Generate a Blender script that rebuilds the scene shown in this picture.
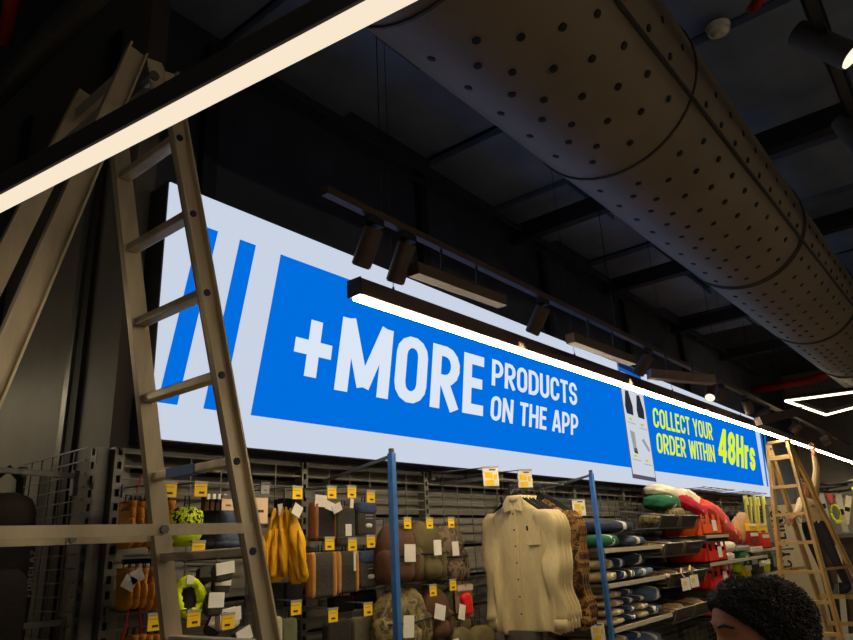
import bpy, bmesh, math, random
from math import sin, cos, pi, sqrt, radians, atan2
from mathutils import Vector, Matrix
random.seed(7)
for o in list(bpy.data.objects): bpy.data.objects.remove(o)
scene = bpy.context.scene
C = scene.collection

# ---------------------------------------------------------------- camera
F, CX, CY, H = 680.0, 426.5, 320.0, 1.70
_X = Vector((1003 - CX, -(519 - CY), -F)).normalized()
_zx, _zz = 318 - CX, -F
_Z = Vector((_zx, -(_zx * _X.x + _zz * _X.z) / _X.y, _zz)).normalized()
_Y = _Z.cross(_X)
R = Matrix((_X, _Y, _Z))                       # world = R @ camera
EYE = Vector((0, 0, H))
cam = bpy.data.objects.new('camera', bpy.data.cameras.new('camera'))
C.objects.link(cam)
cam.matrix_world = Matrix.Translation(EYE) @ R.to_4x4()
cam.data.sensor_fit = 'HORIZONTAL'; cam.data.sensor_width = 36.0
cam.data.lens = F / 853.0 * 36.0
cam.data.clip_start = 0.05
scene.camera = cam

def ray(px, py): return R @ Vector((px - CX, -(py - CY), -F))
def PY(px, py, y): d = ray(px, py); return d * (y / d.y) + EYE
def PXx(px, py, x): d = ray(px, py); return d * (x / d.x) + EYE
def PZ(px, py, z): d = ray(px, py); return d * ((z - H) / d.z) + EYE
def PD(px, py, dep): return (R @ Vector(((px - CX) / F * dep, -(py - CY) / F * dep, -dep))) + EYE

# ---------------------------------------------------------------- world, exposure
w = bpy.data.worlds.new('world'); scene.world = w; w.use_nodes = True
w.node_tree.nodes['Background'].inputs[0].default_value = (0.55, 0.6, 0.75, 1)
w.node_tree.nodes['Background'].inputs[1].default_value = 0.045
vs = scene.view_settings
vs.view_transform = 'Standard'; vs.look = 'None'; vs.exposure = 0.35; vs.gamma = 1.0
vs.use_curve_mapping = False
LED_STRENGTH = 48.0
LED_TINT = (1.0, 0.83, 0.56)

# ---------------------------------------------------------------- materials
def lin(c):
    r = []
    for v in c:
        v = v / 255.0
        r.append(v / 12.92 if v <= 0.04045 else ((v + 0.055) / 1.055) ** 2.4)
    return r
MATS = {}
def mat(name, rgb, rough=0.7, metal=0.0, var=0.15, scale=25.0, bump=0.0, bscale=None, stretch=None, spec=0.4):
    if name in MATS: return MATS[name]
    m = bpy.data.materials.new(name); m.use_nodes = True
    nt = m.node_tree; b = nt.nodes['Principled BSDF']
    b.inputs['Roughness'].default_value = rough; b.inputs['Metallic'].default_value = metal
    b.inputs['Specular IOR Level'].default_value = spec
    c = lin(rgb)
    tc = nt.nodes.new('ShaderNodeTexCoord')
    mp = nt.nodes.new('ShaderNodeMapping')
    if stretch: mp.inputs['Scale'].default_value = stretch
    nt.links.new(tc.outputs['Object'], mp.inputs['Vector'])
    n = nt.nodes.new('ShaderNodeTexNoise'); n.inputs['Scale'].default_value = scale; n.inputs['Detail'].default_value = 4
    nt.links.new(mp.outputs['Vector'], n.inputs['Vector'])
    cr = nt.nodes.new('ShaderNodeValToRGB')
    lo = [v * (1 - var) for v in c]; hi = [min(1, v * (1 + var)) for v in c]
    cr.color_ramp.elements[0].position = 0.3; cr.color_ramp.elements[1].position = 0.7
    cr.color_ramp.elements[0].color = (*lo, 1); cr.color_ramp.elements[1].color = (*hi, 1)
    nt.links.new(n.outputs['Fac'], cr.inputs['Fac']); nt.links.new(cr.outputs['Color'], b.inputs['Base Color'])
    if bump:
        n2 = nt.nodes.new('ShaderNodeTexNoise'); n2.inputs['Scale'].default_value = bscale or scale * 3; n2.inputs['Detail'].default_value = 3
        nt.links.new(mp.outputs['Vector'], n2.inputs['Vector'])
        bp = nt.nodes.new('ShaderNodeBump'); bp.inputs['Strength'].default_value = bump; bp.inputs['Distance'].default_value = 0.01
        nt.links.new(n2.outputs['Fac'], bp.inputs['Height']); nt.links.new(bp.outputs['Normal'], b.inputs['Normal'])
    MATS[name] = m
    return m
def camo(name, cols, scale=14.0, rough=0.9):
    if name in MATS: return MATS[name]
    m = bpy.data.materials.new(name); m.use_nodes = True
    nt = m.node_tree; b = nt.nodes['Principled BSDF']; b.inputs['Roughness'].default_value = rough
    tc = nt.nodes.new('ShaderNodeTexCoord'); n = nt.nodes.new('ShaderNodeTexNoise')
    n.inputs['Scale'].default_value = scale; n.inputs['Detail'].default_value = 5; n.inputs['Distortion'].default_value = 0.6
    nt.links.new(tc.outputs['Object'], n.inputs['Vector'])
    cr = nt.nodes.new('ShaderNodeValToRGB'); cr.color_ramp.interpolation = 'CONSTANT'
    el = cr.color_ramp.elements
    el[0].position = 0; el[0].color = (*lin(cols[0]), 1)
    el[1].position = 0.42; el[1].color = (*lin(cols[1]), 1)
    for i, c in enumerate(cols[2:]):
        e = el.new(0.5 + 0.09 * i); e.color = (*lin(c), 1)
    nt.links.new(n.outputs['Fac'], cr.inputs['Fac']); nt.links.new(cr.outputs['Color'], b.inputs['Base Color'])
    bp = nt.nodes.new('ShaderNodeBump'); bp.inputs['Strength'].default_value = 0.3; bp.inputs['Distance'].default_value = 0.01
    nt.links.new(n.outputs['Fac'], bp.inputs['Height']); nt.links.new(bp.outputs['Normal'], b.inputs['Normal'])
    MATS[name] = m
    return m
def emis(name, rgb, strength=1.0):
    if name in MATS: return MATS[name]
    m = bpy.data.materials.new(name); m.use_nodes = True
    nt = m.node_tree; nt.nodes.remove(nt.nodes['Principled BSDF'])
    e = nt.nodes.new('ShaderNodeEmission'); e.inputs[1].default_value = strength
    e.inputs[0].default_value = (*rgb, 1)
    nt.links.new(e.outputs[0], nt.nodes['Material Output'].inputs[0])
    MATS[name] = m
    return m

# ---------------------------------------------------------------- mesh builder
class MB:
    def __init__(s): s.v = []; s.f = []; s.mi = []; s.cur = 0
    def add(s, vs_, fs_):
        b = len(s.v); s.v += [Vector(p) for p in vs_]
        for f in fs_: s.f.append([i + b for i in f]); s.mi.append(s.cur)
        return s
    def box(s, c, size, rot=None, taper=1.0):
        c = Vector(c); hx, hy, hz = [d / 2 for d in size]
        vs_ = []
        for z in (-1, 1):
            k = taper if z > 0 else 1.0
            for x, y in ((-1, -1), (1, -1), (1, 1), (-1, 1)):
                p = Vector((x * hx * k, y * hy * k, z * hz))
                if rot is not None: p = rot @ p
                vs_.append(c + p)
        return s.add(vs_, [(0, 3, 2, 1), (4, 5, 6, 7), (0, 1, 5, 4), (1, 2, 6, 5), (2, 3, 7, 6), (3, 0, 4, 7)])
    def bar(s, a, b, wx, wy, up=(0, 0, 1)):
        """rectangular bar from a to b; wy = size along the side axis, wx = size along the 'up' hint"""
        a, b = Vector(a), Vector(b); d = (b - a); L = d.length; d.normalize()
        u = Vector(up); sd = d.cross(u)
        if sd.length < 1e-4: u = Vector((1, 0, 0)); sd = d.cross(u)
        sd.normalize(); u = sd.cross(d).normalized()
        rot = Matrix((sd, d, u)).transposed()
        return s.box((a + b) / 2, (wy, L, wx), rot)
    def cyl(s, a, b, r, seg=10, r2=None, caps=True):
        a, b = Vector(a), Vector(b); r2 = r if r2 is None else r2
        d = (b - a).normalized(); u = d.orthogonal().normalized(); w_ = d.cross(u)
        vs_ = []
        for p, rr in ((a, r), (b, r2)):
            for i in range(seg):
                t = 2 * pi * i / seg; vs_.append(p + (u * cos(t) + w_ * sin(t)) * rr)
        fs_ = [(i, (i + 1) % seg, seg + (i + 1) % seg, seg + i) for i in range(seg)]
        if caps: fs_ += [tuple(range(seg - 1, -1, -1)), tuple(range(seg, 2 * seg))]
        return s.add(vs_, fs_)
    def tube(s, pts, r, seg=6):
        pts = [Vector(p) for p in pts]; n = len(pts); vs_ = []; fs_ = []
        prev = None
        for k, p in enumerate(pts):
            d = (pts[min(k + 1, n - 1)] - pts[max(k - 1, 0)]).normalized()
            if prev is None: u = d.orthogonal().normalized()
            else:
                u = prev - d * prev.dot(d)
                u = u.normalized() if u.length > 1e-5 else d.orthogonal().normalized()
            prev = u; w_ = d.cross(u); rr = r[k] if isinstance(r, (list, tuple)) else r
            for i in range(seg):
                t = 2 * pi * i / seg; vs_.append(p + (u * cos(t) + w_ * sin(t)) * rr)
        for k in range(n - 1):
            for i in range(seg):
                j = (i + 1) % seg
                fs_.append((k * seg + i, k * seg + j, (k + 1) * seg + j, (k + 1) * seg + i))
        fs_ += [tuple(range(seg - 1, -1, -1)), tuple(range((n - 1) * seg, n * seg))]
        return s.add(vs_, fs_)
    def loft(s, secs, seg=16, e=1.0, noise=0.0, seed=0, freq=5.0, axis='z'):
        """secs: (centre, rx, ry); sections stacked along z (or y), superellipse exponent e"""
        vs_ = []; fs_ = []; n = len(secs)
        for k, (c, rx, ry) in enumerate(secs):
            c = Vector(c)
            for i in range(seg):
                t = 2 * pi * i / seg
                ct, st = cos(t), sin(t)
                x = math.copysign(abs(ct) ** e, ct); y = math.copysign(abs(st) ** e, st)
                q = 1 + noise * (sin(freq * t + seed * 1.7 + k * 0.9) + 0.6 * sin(2.3 * freq * t + seed + k * 1.9))
                if axis == 'z': vs_.append(c + Vector((x * rx * q, y * ry * q, 0)))
                elif axis == 'y': vs_.append(c + Vector((x * rx * q, 0, y * ry * q)))
                else: vs_.append(c + Vector((0, x * rx * q, y * ry * q)))
        for k in range(n - 1):
            for i in range(seg):
                j = (i + 1) % seg
                fs_.append((k * seg + i, k * seg + j, (k + 1) * seg + j, (k + 1) * seg + i))
        fs_ += [tuple(range(seg - 1, -1, -1)), tuple(range((n - 1) * seg, n * seg))]
        return s.add(vs_, fs_)
    def soft(s, c, size, e=0.5, nu=18, nv=11, noise=0.0, seed=0.0, rot=None, freq=3.0):
        """superellipsoid with dents"""
        c = Vector(c); a, b_, h = [d / 2 for d in size]; vs_ = []; fs_ = []
        def pw(x): return math.copysign(abs(x) ** e, x)
        for k in range(1, nv):
            ph = -pi / 2 + pi * k / nv
            for i in range(nu):
                t = 2 * pi * i / nu
                p = Vector((a * pw(cos(ph)) * pw(cos(t)), b_ * pw(cos(ph)) * pw(sin(t)), h * pw(sin(ph))))
                q = 1 + noise * (sin(freq * t + seed * 3.1 + 4 * ph) * cos(2.0 * freq * ph + seed) + 0.5 * sin(2.7 * freq * t - 5 * ph + seed * 1.3))
                p = p * q
                if rot is not None: p = rot @ p
                vs_.append(c + p)
        lo = Vector((0, 0, -h)); hi = Vector((0, 0, h))
        if rot is not None: lo, hi = rot @ lo, rot @ hi
        vs_ += [c + lo, c + hi]; m = nv - 1
        for k in range(m - 1):
            for i in range(nu):
                j = (i + 1) % nu
                fs_.append((k * nu + i, k * nu + j, (k + 1) * nu + j, (k + 1) * nu + i))
        for i in range(nu):
            j = (i + 1) % nu
            fs_.append((m * nu, j, i)); fs_.append((m * nu + 1, (m - 1) * nu + i, (m - 1) * nu + j))
        return s.add(vs_, fs_)
    def poly(s, pts): return s.add(pts, [tuple(range(len(pts)))])
    def slab(s, pts, off):
        """polygon extruded by the vector off"""
        n = len(pts); off = Vector(off); pts = [Vector(p) for p in pts]
        return s.add(pts + [p + off for p in pts], [tuple(range(n)), tuple(range(2 * n - 1, n - 1, -1))] + [(i, i + n, (i + 1) % n + n, (i + 1) % n) for i in range(n)])
    def build(s, name, m, parent=None, smooth=False, fix=True, bevel=0.0):
        base = parent_world(parent) if parent else Vector((0, 0, 0))
        me = bpy.data.meshes.new(name)
        me.from_pydata([tuple(p - base) for p in s.v], [], s.f)
        if isinstance(m, (list, tuple)):
            for x in m: me.materials.append(x)
            for p, i in zip(me.polygons, s.mi): p.material_index = i
        else: me.materials.append(m)
        if fix or bevel:
            bm = bmesh.new(); bm.from_mesh(me)
            if fix: bmesh.ops.recalc_face_normals(bm, faces=bm.faces)
            if bevel: bmesh.ops.bevel(bm, geom=[e for e in bm.edges if e.calc_face_angle(0) > 0.8], offset=bevel, segments=2, affect='EDGES', profile=0.7)
            bm.to_mesh(me); bm.free()
        if smooth:
            for p in me.polygons: p.use_smooth = True
        o = bpy.data.objects.new(name, me); C.objects.link(o)
        if parent: o.parent = parent
        return o
def parent_world(o):
    v = Vector((0, 0, 0))
    while o: v += o.location; o = o.parent
    return v
def tag(o, label, cat, group=None):
    o['label'] = label; o['category'] = cat
    if group: o['group'] = group
    return o
def thing(name, label, cat, loc=(0, 0, 0), group=None):
    o = bpy.data.objects.new(name, None); C.objects.link(o); o.location = loc
    o.empty_display_size = 0.05
    return tag(o, label, cat, group)
def struct(o): o['kind'] = 'structure'; return o
def copy_tree(o, parent=None, loc=None):
    c = o.copy(); C.objects.link(c)
    if parent: c.parent = parent
    if loc is not None: c.location = loc
    for ch in list(o.children): copy_tree(ch, c)
    return c

# palette
M_black = mat('black_metal', (30, 27, 26), 0.5, 0.2, 0.2)
M_track = mat('dark_brown_metal', (84, 66, 58), 0.45, 0.3, 0.15)
M_steel = mat('grey_rack_steel', (112, 110, 104), 0.45, 0.6, 0.12)
M_wire = mat('wire_steel', (120, 118, 112), 0.4, 0.6, 0.1)
M_alu = mat('worn_aluminium', (196, 180, 152), 0.40, 0.4, 0.32, 7, 0.15, 60, (1, 1, 0.25))
M_dark = mat('near_black', (14, 14, 15), 0.8, 0, 0.2)
M_white = mat('white_card', (232, 226, 214), 0.6, 0, 0.05)
M_grey_card = mat('grey_card', (150, 146, 140), 0.6, 0, 0.08)
M_yellow = mat('yellow_price_card', (250, 205, 25), 0.55, 0, 0.04)
M_ink = mat('printed_ink', (70, 55, 20), 0.6, 0, 0.05)
M_blue = mat('blue_painted_steel', (66, 118, 190), 0.4, 0.1, 0.1)
M_led = emis('led_diffuser', LED_TINT, LED_STRENGTH)

# ================================================================ structure
WB = 3.05          # back wall plane
CZ = 4.7           # ceiling
fl = MB(); fl.box((7, -1.5, -0.05), (24, 15, 0.1)); struct(fl.build('floor', mat('floor_vinyl', (125, 118, 108), 0.35, 0, 0.12, 3)))
cl = MB(); cl.box((7, -1.5, CZ + 0.3), (24, 15, 0.1))
ceiling = struct(cl.build('ceiling', mat('ceiling_charcoal', (70, 72, 80), 0.85, 0, 0.2, 4)))
Mpanel = mat('ceiling_panel_blue_lit', (124, 136, 164), 0.8, 0, 0.15, 3)  # the sign's blue light on the panels is mixed into this colour
for i in range(-2, 9):
    for j, (y0, y1) in enumerate(((2.28, 3.04), (0.2, 2.2), (-2.2, 0.1))):
        z = CZ + (0.0, 0.12, 0.05)[(i + j) % 3]
        p = MB(); p.box((1.98 + 1.01 * i + 0.5, (y0 + y1) / 2, z + 0.04), (0.985, y1 - y0, 0.06))
        p.build('panel', Mpanel, ceiling)
# back wall: dark upper part with studs, boards below
wb = MB(); wb.box((9.37, WB + 0.1, 2.5), (15.74, 0.2, 5.0))
wall_back = struct(wb.build('wall_back', mat('wall_back_dark', (84, 86, 98), 0.85, 0, 0.2, 3)))
for k in range(12):
    z = 0.06 + k * 0.185
    for x0, x1 in ((1.495, 4.38), (4.4, 8.38), (8.4, 12.4)):
        b = MB(); b.box(((x0 + x1) / 2, WB - 0.105, z + 0.085), (x1 - x0 - 0.01, 0.21, 0.165))
        b.build('board', mat('wall_board_%d' % (k % 3), ((116, 110, 100), (98, 94, 86), (124, 118, 108))[k % 3], 0.7, 0, 0.15, 8, 0, None, (0.3, 1, 3)), wall_back)
for x in (1.9, 3.85, 5.8, 7.8, 9.8):
    b = MB(); b.box((x, WB - 0.03, 4.0), (0.09, 0.06, 1.3)); b.build('stud', mat('stud_grey', (50, 52, 60), 0.7, 0, .1), wall_back)
# end face of the wall beside the alcove (faces the camera side)
we = MB(); we.box((1.44, 4.44, 2.5), (0.1, 3.26, 5.0))
wall_left = struct(we.build('wall_left', mat('wall_left_clad', (118, 112, 100), 0.6, 0.1, 0.1, 4)))
for y in (3.22, 4.35):
    b = MB(); b.box((1.375, y, 2.3), (0.03, 0.05, 4.4)); b.build('trim_strip', M_steel, wall_left)
    b = MB(); b.box((1.38, y - 0.07, 2.3), (0.02, 0.07, 4.4)); b.build('shadow_gap_strip', mat('dark_strip', (38, 36, 34), .7), wall_left)
wf = MB(); wf.box((-0.3, 6.2, 2.5), (8, 0.2, 5.0)); struct(wf.build('wall_alcove', mat('wall_alcove_grey', (90, 86, 80), 0.8, 0, 0.1, 3)))
wr = MB(); wr.box((16.6, -1.0, 2.5), (0.2, 10, 5.0)); wall_far = struct(wr.build('wall_far', mat('wall_far_grey', (150, 144, 130), 0.8, 0, 0.15, 2)))

# ================================================================ light box sign
SIGN_LEVEL = 0.775     # back-light level of the whole sign
SX0, SX1, SZ0, SZ1, SY = 1.468, 11.70, 2.19, 3.40, 2.65
sign = thing('lightbox_sign', 'long backlit blue and white sign above the display wall', 'sign', ((SX0 + SX1) / 2, SY + 0.07, SZ0))
E_white = emis('sign_white', (0.59, 0.66, 0.78), SIGN_LEVEL)
E_blue = emis('sign_blue', (0.0, 0.155, 0.74), SIGN_LEVEL)
E_text = emis('sign_text_white', (0.72, 0.80, 0.92), SIGN_LEVEL)
E_lime = emis('sign_text_lime', (0.72, 0.93, 0.02), SIGN_LEVEL)
E_navy = emis('sign_navy', (0.005, 0.02, 0.07), SIGN_LEVEL)
fr = MB(); fr.box(((SX0 + SX1) / 2, SY + 0.075, (SZ0 + SZ1) / 2), (SX1 - SX0, 0.15, SZ1 - SZ0)); fr.build('housing', mat('sign_frame', (62, 58, 58), 0.5, 0.3), sign)
for x in (1.9, 4.5, 7.0, 9.5, 11.3):
    m = MB(); m.box((x, (SY + .15 + WB) / 2, 3.0), (.06, WB - SY - .14, .06)); m.build('wall_bracket', M_steel, sign)
fp = MB(); fp.box(((SX0 + SX1) / 2, SY - 0.004, (SZ0 + SZ1) / 2), (SX1 - SX0 - 0.012, 0.008, SZ1 - SZ0 - 0.012)); face = fp.build('face_panel', E_white, sign)
def sp(px, py, lay): return PY(px, py, SY - 0.008 - 0.0015 * lay)
def sq(x, z, lay): return Vector((x, SY - 0.008 - 0.0015 * lay, z))
def sprint(name, m, pts, lay=1):
    b = MB(); b.slab(pts, (0, 0.0015, 0)); return b.build(name, m, face)
BZ0, BZ1 = 2.348, 3.231
def slant(px0, py0, px1, py1, zt, zb, lay=1):
    a, b = sp(px0, py0, lay), sp(px1, py1, lay)
    g = lambda z: a.x + (b.x - a.x) * (z - a.z) / (b.z - a.z)
    return sq(g(zt), zt, lay), sq(g(zb), zb, lay)
def band(l, r, zt, zb, name, m, lay=1):
    a, b = slant(*l, zt, zb, lay); c, d = slant(*r, zt, zb, lay); return sprint(name, m, [a, c, d, b], lay)
band((186, 285.4, 157.2, 404), (217.8, 232.8, 176.9, 406.6), BZ1, BZ0, 'blue_stripe', E_blue)
band((239.8, 240.9, 203.2, 409.8), (255.7, 246.5, 221.2, 412), BZ1, BZ0, 'blue_stripe', E_blue)
band((280.7, 255.3, 250.6, 416), (754.9, 428.7, 763.8, 485.3), BZ1, BZ0, 'blue_field', E_blue)
band((759.4, 431, 767.0, 486), (761.4, 432, 768.6, 486.3), BZ1, BZ0, 'blue_stripe', E_blue)
band((763.8, 433, 770.0, 487), (765.4, 434, 771.2, 487.2), BZ1, BZ0, 'blue_stripe', E_blue)

# ---- stroke lettering
def arc(cx, cy, rx, ry, a0, a1, n=7):
    return [(cx + rx * cos(radians(a0 + (a1 - a0) * i / n)), cy + ry * sin(radians(a0 + (a1 - a0) * i / n))) for i in range(n + 1)]
def glyph(ch, t):
    h = t / 2; L, T, B = h, 1 - h, h
    if ch == ' ': return 0.22, []
    if ch in 'OQ0':
        w_ = 0.52; Rr = w_ - h; r = (Rr - L) / 2; m = (L + Rr) / 2
        return w_, [(arc(m, T - r * 1.15, r, r * 1.15, 0, 180) + arc(m, B + r * 1.15, r, r * 1.15, 180, 360), True)]
    if ch == 'M':
        w_ = 0.74; return w_, [([(L, 0), (L, 1)], False), ([(w_ - h, 0), (w_ - h, 1)], False), ([(h * 1.1, 1.0), (w_ / 2, 0.1)], False), ([(w_ - h * 1.1, 1.0), (w_ / 2, 0.1)], False)]
    if ch == 'N':
        w_ = 0.56; return w_, [([(L, 0), (L, 1)], False), ([(w_ - h, 0), (w_ - h, 1)], False), ([(L, 0.97), (w_ - h, 0.03)], False)]
    if ch in 'RPB':
        w_ = 0.52; Rr = w_ - h; mid = 0.45 if ch == 'R' else 0.40; r = (T - mid) / 2
        st = [([(L, 0), (L, 1)], False), ([(L, T)] + arc(Rr - r * 0.8, T - r, r * 0.8, r, 90, -90) + [(L, mid)], False)]
        if ch == 'R': st.append(([(L + 0.14, mid), (w_ - h * 0.9, 0)], False))
        return w_, st
    if ch == 'D':
        w_ = 0.53; Rr = w_ - h; r = (Rr - L) * 0.6
        return w_, [([(L, 0), (L, 1)], False), ([(L, T)] + arc(Rr - r, T - r * 1.2, r, r * 1.2, 90, 0) + arc(Rr - r, B + r * 1.2, r, r * 1.2, 0, -90) + [(L, B)], False)]
    if ch == 'E': return 0.42, [([(L, 0), (L, 1)], False), ([(L, T), (0.42, T)], False), ([(L, 0.52), (0.39, 0.52)], False), ([(L, B), (0.42, B)], False)]
    if ch == 'F': return 0.41, [([(L, 0), (L, 1)], False), ([(L, T), (0.41, T)], False), ([(L, 0.5), (0.38, 0.5)], False)]
    if ch == 'L': return 0.40, [([(L, 0), (L, 1)], False), ([(L, B), (0.40, B)], False)]
    if ch == 'I': return t, [([(L, 0), (L, 1)], False)]
    if ch == 'H': w_ = 0.54; return w_, [([(L, 0), (L, 1)], False), ([(w_ - h, 0), (w_ - h, 1)], False), ([(L, 0.5), (w_ - h, 0.5)], False)]
    if ch == 'T': return 0.46, [([(0.23, 0), (0.23, 1)], False), ([(0, T), (0.46, T)], False)]
    if ch == 'U':
        w_ = 0.52; Rr = w_ - h; r = (Rr - L) / 2
        return w_, [([(L, 1)] + arc((L + Rr) / 2, B + r * 1.15, r, r * 1.15, 180, 360) + [(Rr, 1)], False)]
    if ch in 'CG':
        w_ = 0.51; Rr = w_ - h; r = (Rr - L) / 2; m = (L + Rr) / 2
        pts = [(Rr, 0.66)] + arc(m, T - r * 1.15, r, r * 1.15, 0, 180) + arc(m, B + r * 1.15, r, r * 1.15, 180, 360) + [(Rr, 0.34 if ch == 'C' else 0.5)]
        if ch == 'G': pts.append((m, 0.5))
        return w_, [(pts, False)]
    if ch in 'Ss':
        w_, top = (0.50, 1.0) if ch == 'S' else (0.44, 0.74)
        Rr = w_ - h; rx = (Rr - L) / 2; m = (L + Rr) / 2; ry = (top - t) / 4; tt = top - h
        pts = [(Rr, tt - ry * 1.15)] + arc(m, tt - ry, rx, ry, 10, 270, 10) + arc(m, B + ry, rx, ry, 90, -190, 10)
        return w_, [(pts, False)]
    if ch == 'A': w_ = 0.56; return w_, [([(h * 0.8, 0), (w_ / 2 - h * 0.25, 1)], False), ([(w_ - h * 0.8, 0), (w_ / 2 + h * 0.25, 1)], False), ([(0.13, 0.27), (w_ - 0.13, 0.27)], False)]
    if ch == 'Y': w_ = 0.54; return w_, [([(h * 0.8, 1), (w_ / 2, 0.42)], False), ([(w_ - h * 0.8, 1), (w_ / 2, 0.42)], False), ([(w_ / 2, 0.48), (w_ / 2, 0)], False)]
    if ch == 'W': w_ = 0.78; return w_, [([(h * .8, 1), (0.22, 0)], False), ([(0.22, 0), (0.39, .95)], False), ([(0.39, .95), (0.56, 0)], False), ([(0.56, 0), (w_ - h * .8, 1)], False)]
    if ch == 'Z': return 0.46, [([(0, T), (0.46, T)], False), ([(0.40, T), (0.06, B)], False), ([(0, B), (0.46, B)], False)]
    if ch == '4': return 0.54, [([(0.38, 0), (0.38, 1)], False), ([(0.36, 0.96), (0.06, 0.27)], False), ([(0.0, 0.27), (0.54, 0.27)], False)]
    if ch == '8':
        w_ = 0.52; Rr = w_ - h; rx = (Rr - L) / 2; m = (L + Rr) / 2; ry = (1 - t) / 4
        return w_, [(arc(m, T - ry, rx * 0.94, ry, 0, 360, 16)[:-1], True), (arc(m, B + ry, rx, ry, 0, 360, 16)[:-1], True)]
    if ch == 'r': return 0.34, [([(L, 0), (L, 0.74)], False), ([(L, 0.5)] + arc(0.34, 0.5, 0.34 - L, 0.17, 180, 95, 5), False)]
    return 0.4, []
def stroke_quads(pts, closed, t):
    V = []
    for x, y in pts:
        if not V or (Vector((x, y)) - V[-1]).length > 1e-5: V.append(Vector((x, y)))
    if closed and (V[0] - V[-1]).length < 1e-5: V.pop()
    n = len(V); lft, rgt = [], []
    for i in range(n):
        a = V[i - 1] if (i > 0 or closed) else None
        b = V[(i + 1) % n] if (i < n - 1 or closed) else None
        d1 = (V[i] - a).normalized() if a is not None and (V[i] - a).length > 1e-6 else None
        d2 = (b - V[i]).normalized() if b is not None and (b - V[i]).length > 1e-6 else None
        if d1 is None: d1 = d2
        if d2 is None: d2 = d1
        n1 = Vector((-d1.y, d1.x)); n2 = Vector((-d2.y, d2.x)); m = n1 + n2
        m = m.normalized() if m.length > 1e-4 else n1
        k = (t / 2) / max(0.45, m.dot(n1))
        lft.append(V[i] + m * k); rgt.append(V[i] - m * k)
    out = []
    for i in range(n if closed else n - 1):
        j = (i + 1) % n; out.append([lft[i], lft[j], rgt[j], rgt[i]])
    return out
def lettering(txt, mapf, m, parent, name, t=0.17, gap=0.07):
    xs = 0; items = []
    for ch in txt:
        w_, st = glyph(ch, t); items.append((xs, st)); xs += w_ + gap
    W = xs - gap
    for x0, st in items:
        if not st: continue
        mb = MB()
        for pts, cl_ in st:
            for q in stroke_quads(pts, cl_, t): mb.poly([mapf((p.x + x0) / W, p.y) for p in q])
        mb.build(name, m, parent, fix=False)
def sign_text(txt, bl, br, tl, m, t=0.17, gap=0.07, lay=3):
    o, u, v = sp(*bl, lay), sp(*br, lay), sp(*tl, lay); u = u - o; v = v - o
    return lettering(txt, lambda a, b: o + u * a + v * b, m, face, 'letter', t, gap)
sign_text('MORE', (333.9, 389.6), (482.9, 416.2), (343.3, 316.4), E_text, 0.17, 0.075)
sign_text('PRODUCTS', (491.6, 385), (577.4, 405.9), (492.3, 358.8), E_text, 0.155, 0.07)
sign_text('ON THE APP', (490, 419.7), (578.3, 435.9), (491.6, 395), E_text, 0.155, 0.07)
sign_text('COLLECT YOUR', (653.8, 427), (713.3, 440.3), (652.3, 407), E_lime, 0.15, 0.07)
sign_text('ORDER WITHIN', (657.4, 452.8), (715.6, 462.3), (656, 432.3), E_lime, 0.15, 0.07)
sign_text('48Hrs', (718.6, 461.4), (755.7, 471.3), (718.6, 427), E_lime, 0.19, 0.06)
pc, pr, pt_, pb = sp(313.8, 348.5, 3), sp(331.6, 352.9, 3), sp(317.5, 321, 3), sp(310, 376.7, 3)
u_, v_ = pr - pc, (pt_ - pb) / 2; k = 0.32; kv = k * u_.length / v_.length
b = MB()
b.slab([pc - u_ - v_ * kv, pc + u_ - v_ * kv, pc + u_ + v_ * kv, pc - u_ + v_ * kv], (0, 0.001, 0))
b.slab([pc - u_ * k - v_, pc + u_ * k - v_, pc + u_ * k + v_, pc - u_ * k + v_], (0, 0.001, 0))
b.build('plus_symbol', E_text, face)
# phone picture printed on the sign
ph = [sp(616.5, 359, 3), sp(640, 371, 3), sp(656.6, 482, 3), sp(633, 478, 3)]
def phq(a, b_, lay=4):
    top = ph[0].lerp(ph[1], a); bot = ph[3].lerp(ph[2], a); p = top.lerp(bot, b_); p.y = SY - 0.008 - 0.0015 * lay; return p
def phr(a0, a1, b0, b1, m, name, lay=4): return sprint(name, m, [phq(a0, b0, lay), phq(a1, b0, lay), phq(a1, b1, lay), phq(a0, b1, lay)], lay)
phr(0, 1, 0, 1, emis('phone_edge', (0.10, 0.09, 0.12), SIGN_LEVEL), 'phone_body', 2)
phr(0.03, 0.97, 0.01, 0.965, emis('phone_screen', (0.62, 0.66, 0.74), SIGN_LEVEL), 'phone_screen', 3)
phr(0.03, 0.97, 0.01, 0.06, E_navy, 'phone_header', 4)
phr(0.03, 0.97, 0.06, 0.17, emis('phone_banner', (0.01, 0.10, 0.42), SIGN_LEVEL), 'phone_banner', 4)
phr(0.1, 0.4, 0.095, 0.115, emis('phone_small', (0.3, 0.45, 0.7), SIGN_LEVEL), 'phone_caption', 5)
E_dk = emis('phone_garment', (0.02, 0.025, 0.035), SIGN_LEVEL)
for a in (0.24, 0.72):
    sprint('garment_picture', E_dk, [phq(a - .07, .26), phq(a + .06, .25), phq(a + .17, .38), phq(a + .15, .46), phq(a - .12, .46), phq(a - .15, .40)], 4)
for a, b_ in ((.24, .49), (.72, .51), (.24, .80), (.70, .82)):
    phr(a - .06, a + .06, b_, b_ + .022, emis('phone_price', (0.6, 0.62, 0.02), SIGN_LEVEL), 'price_mark', 4)
    phr(a - .14, a + .2, b_ + .04, b_ + .047, emis('phone_line', (0.35, 0.38, 0.42), SIGN_LEVEL), 'caption_line', 4)
sprint('garment_picture', emis('phone_grey', (0.32, 0.34, 0.36), SIGN_LEVEL), [phq(.15, .60), phq(.33, .61), phq(.33, .77), phq(.2, .77)], 4)
sprint('garment_picture', E_dk, [phq(.2, .75), phq(.34, .74), phq(.36, .79), phq(.22, .785)], 5)
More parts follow.
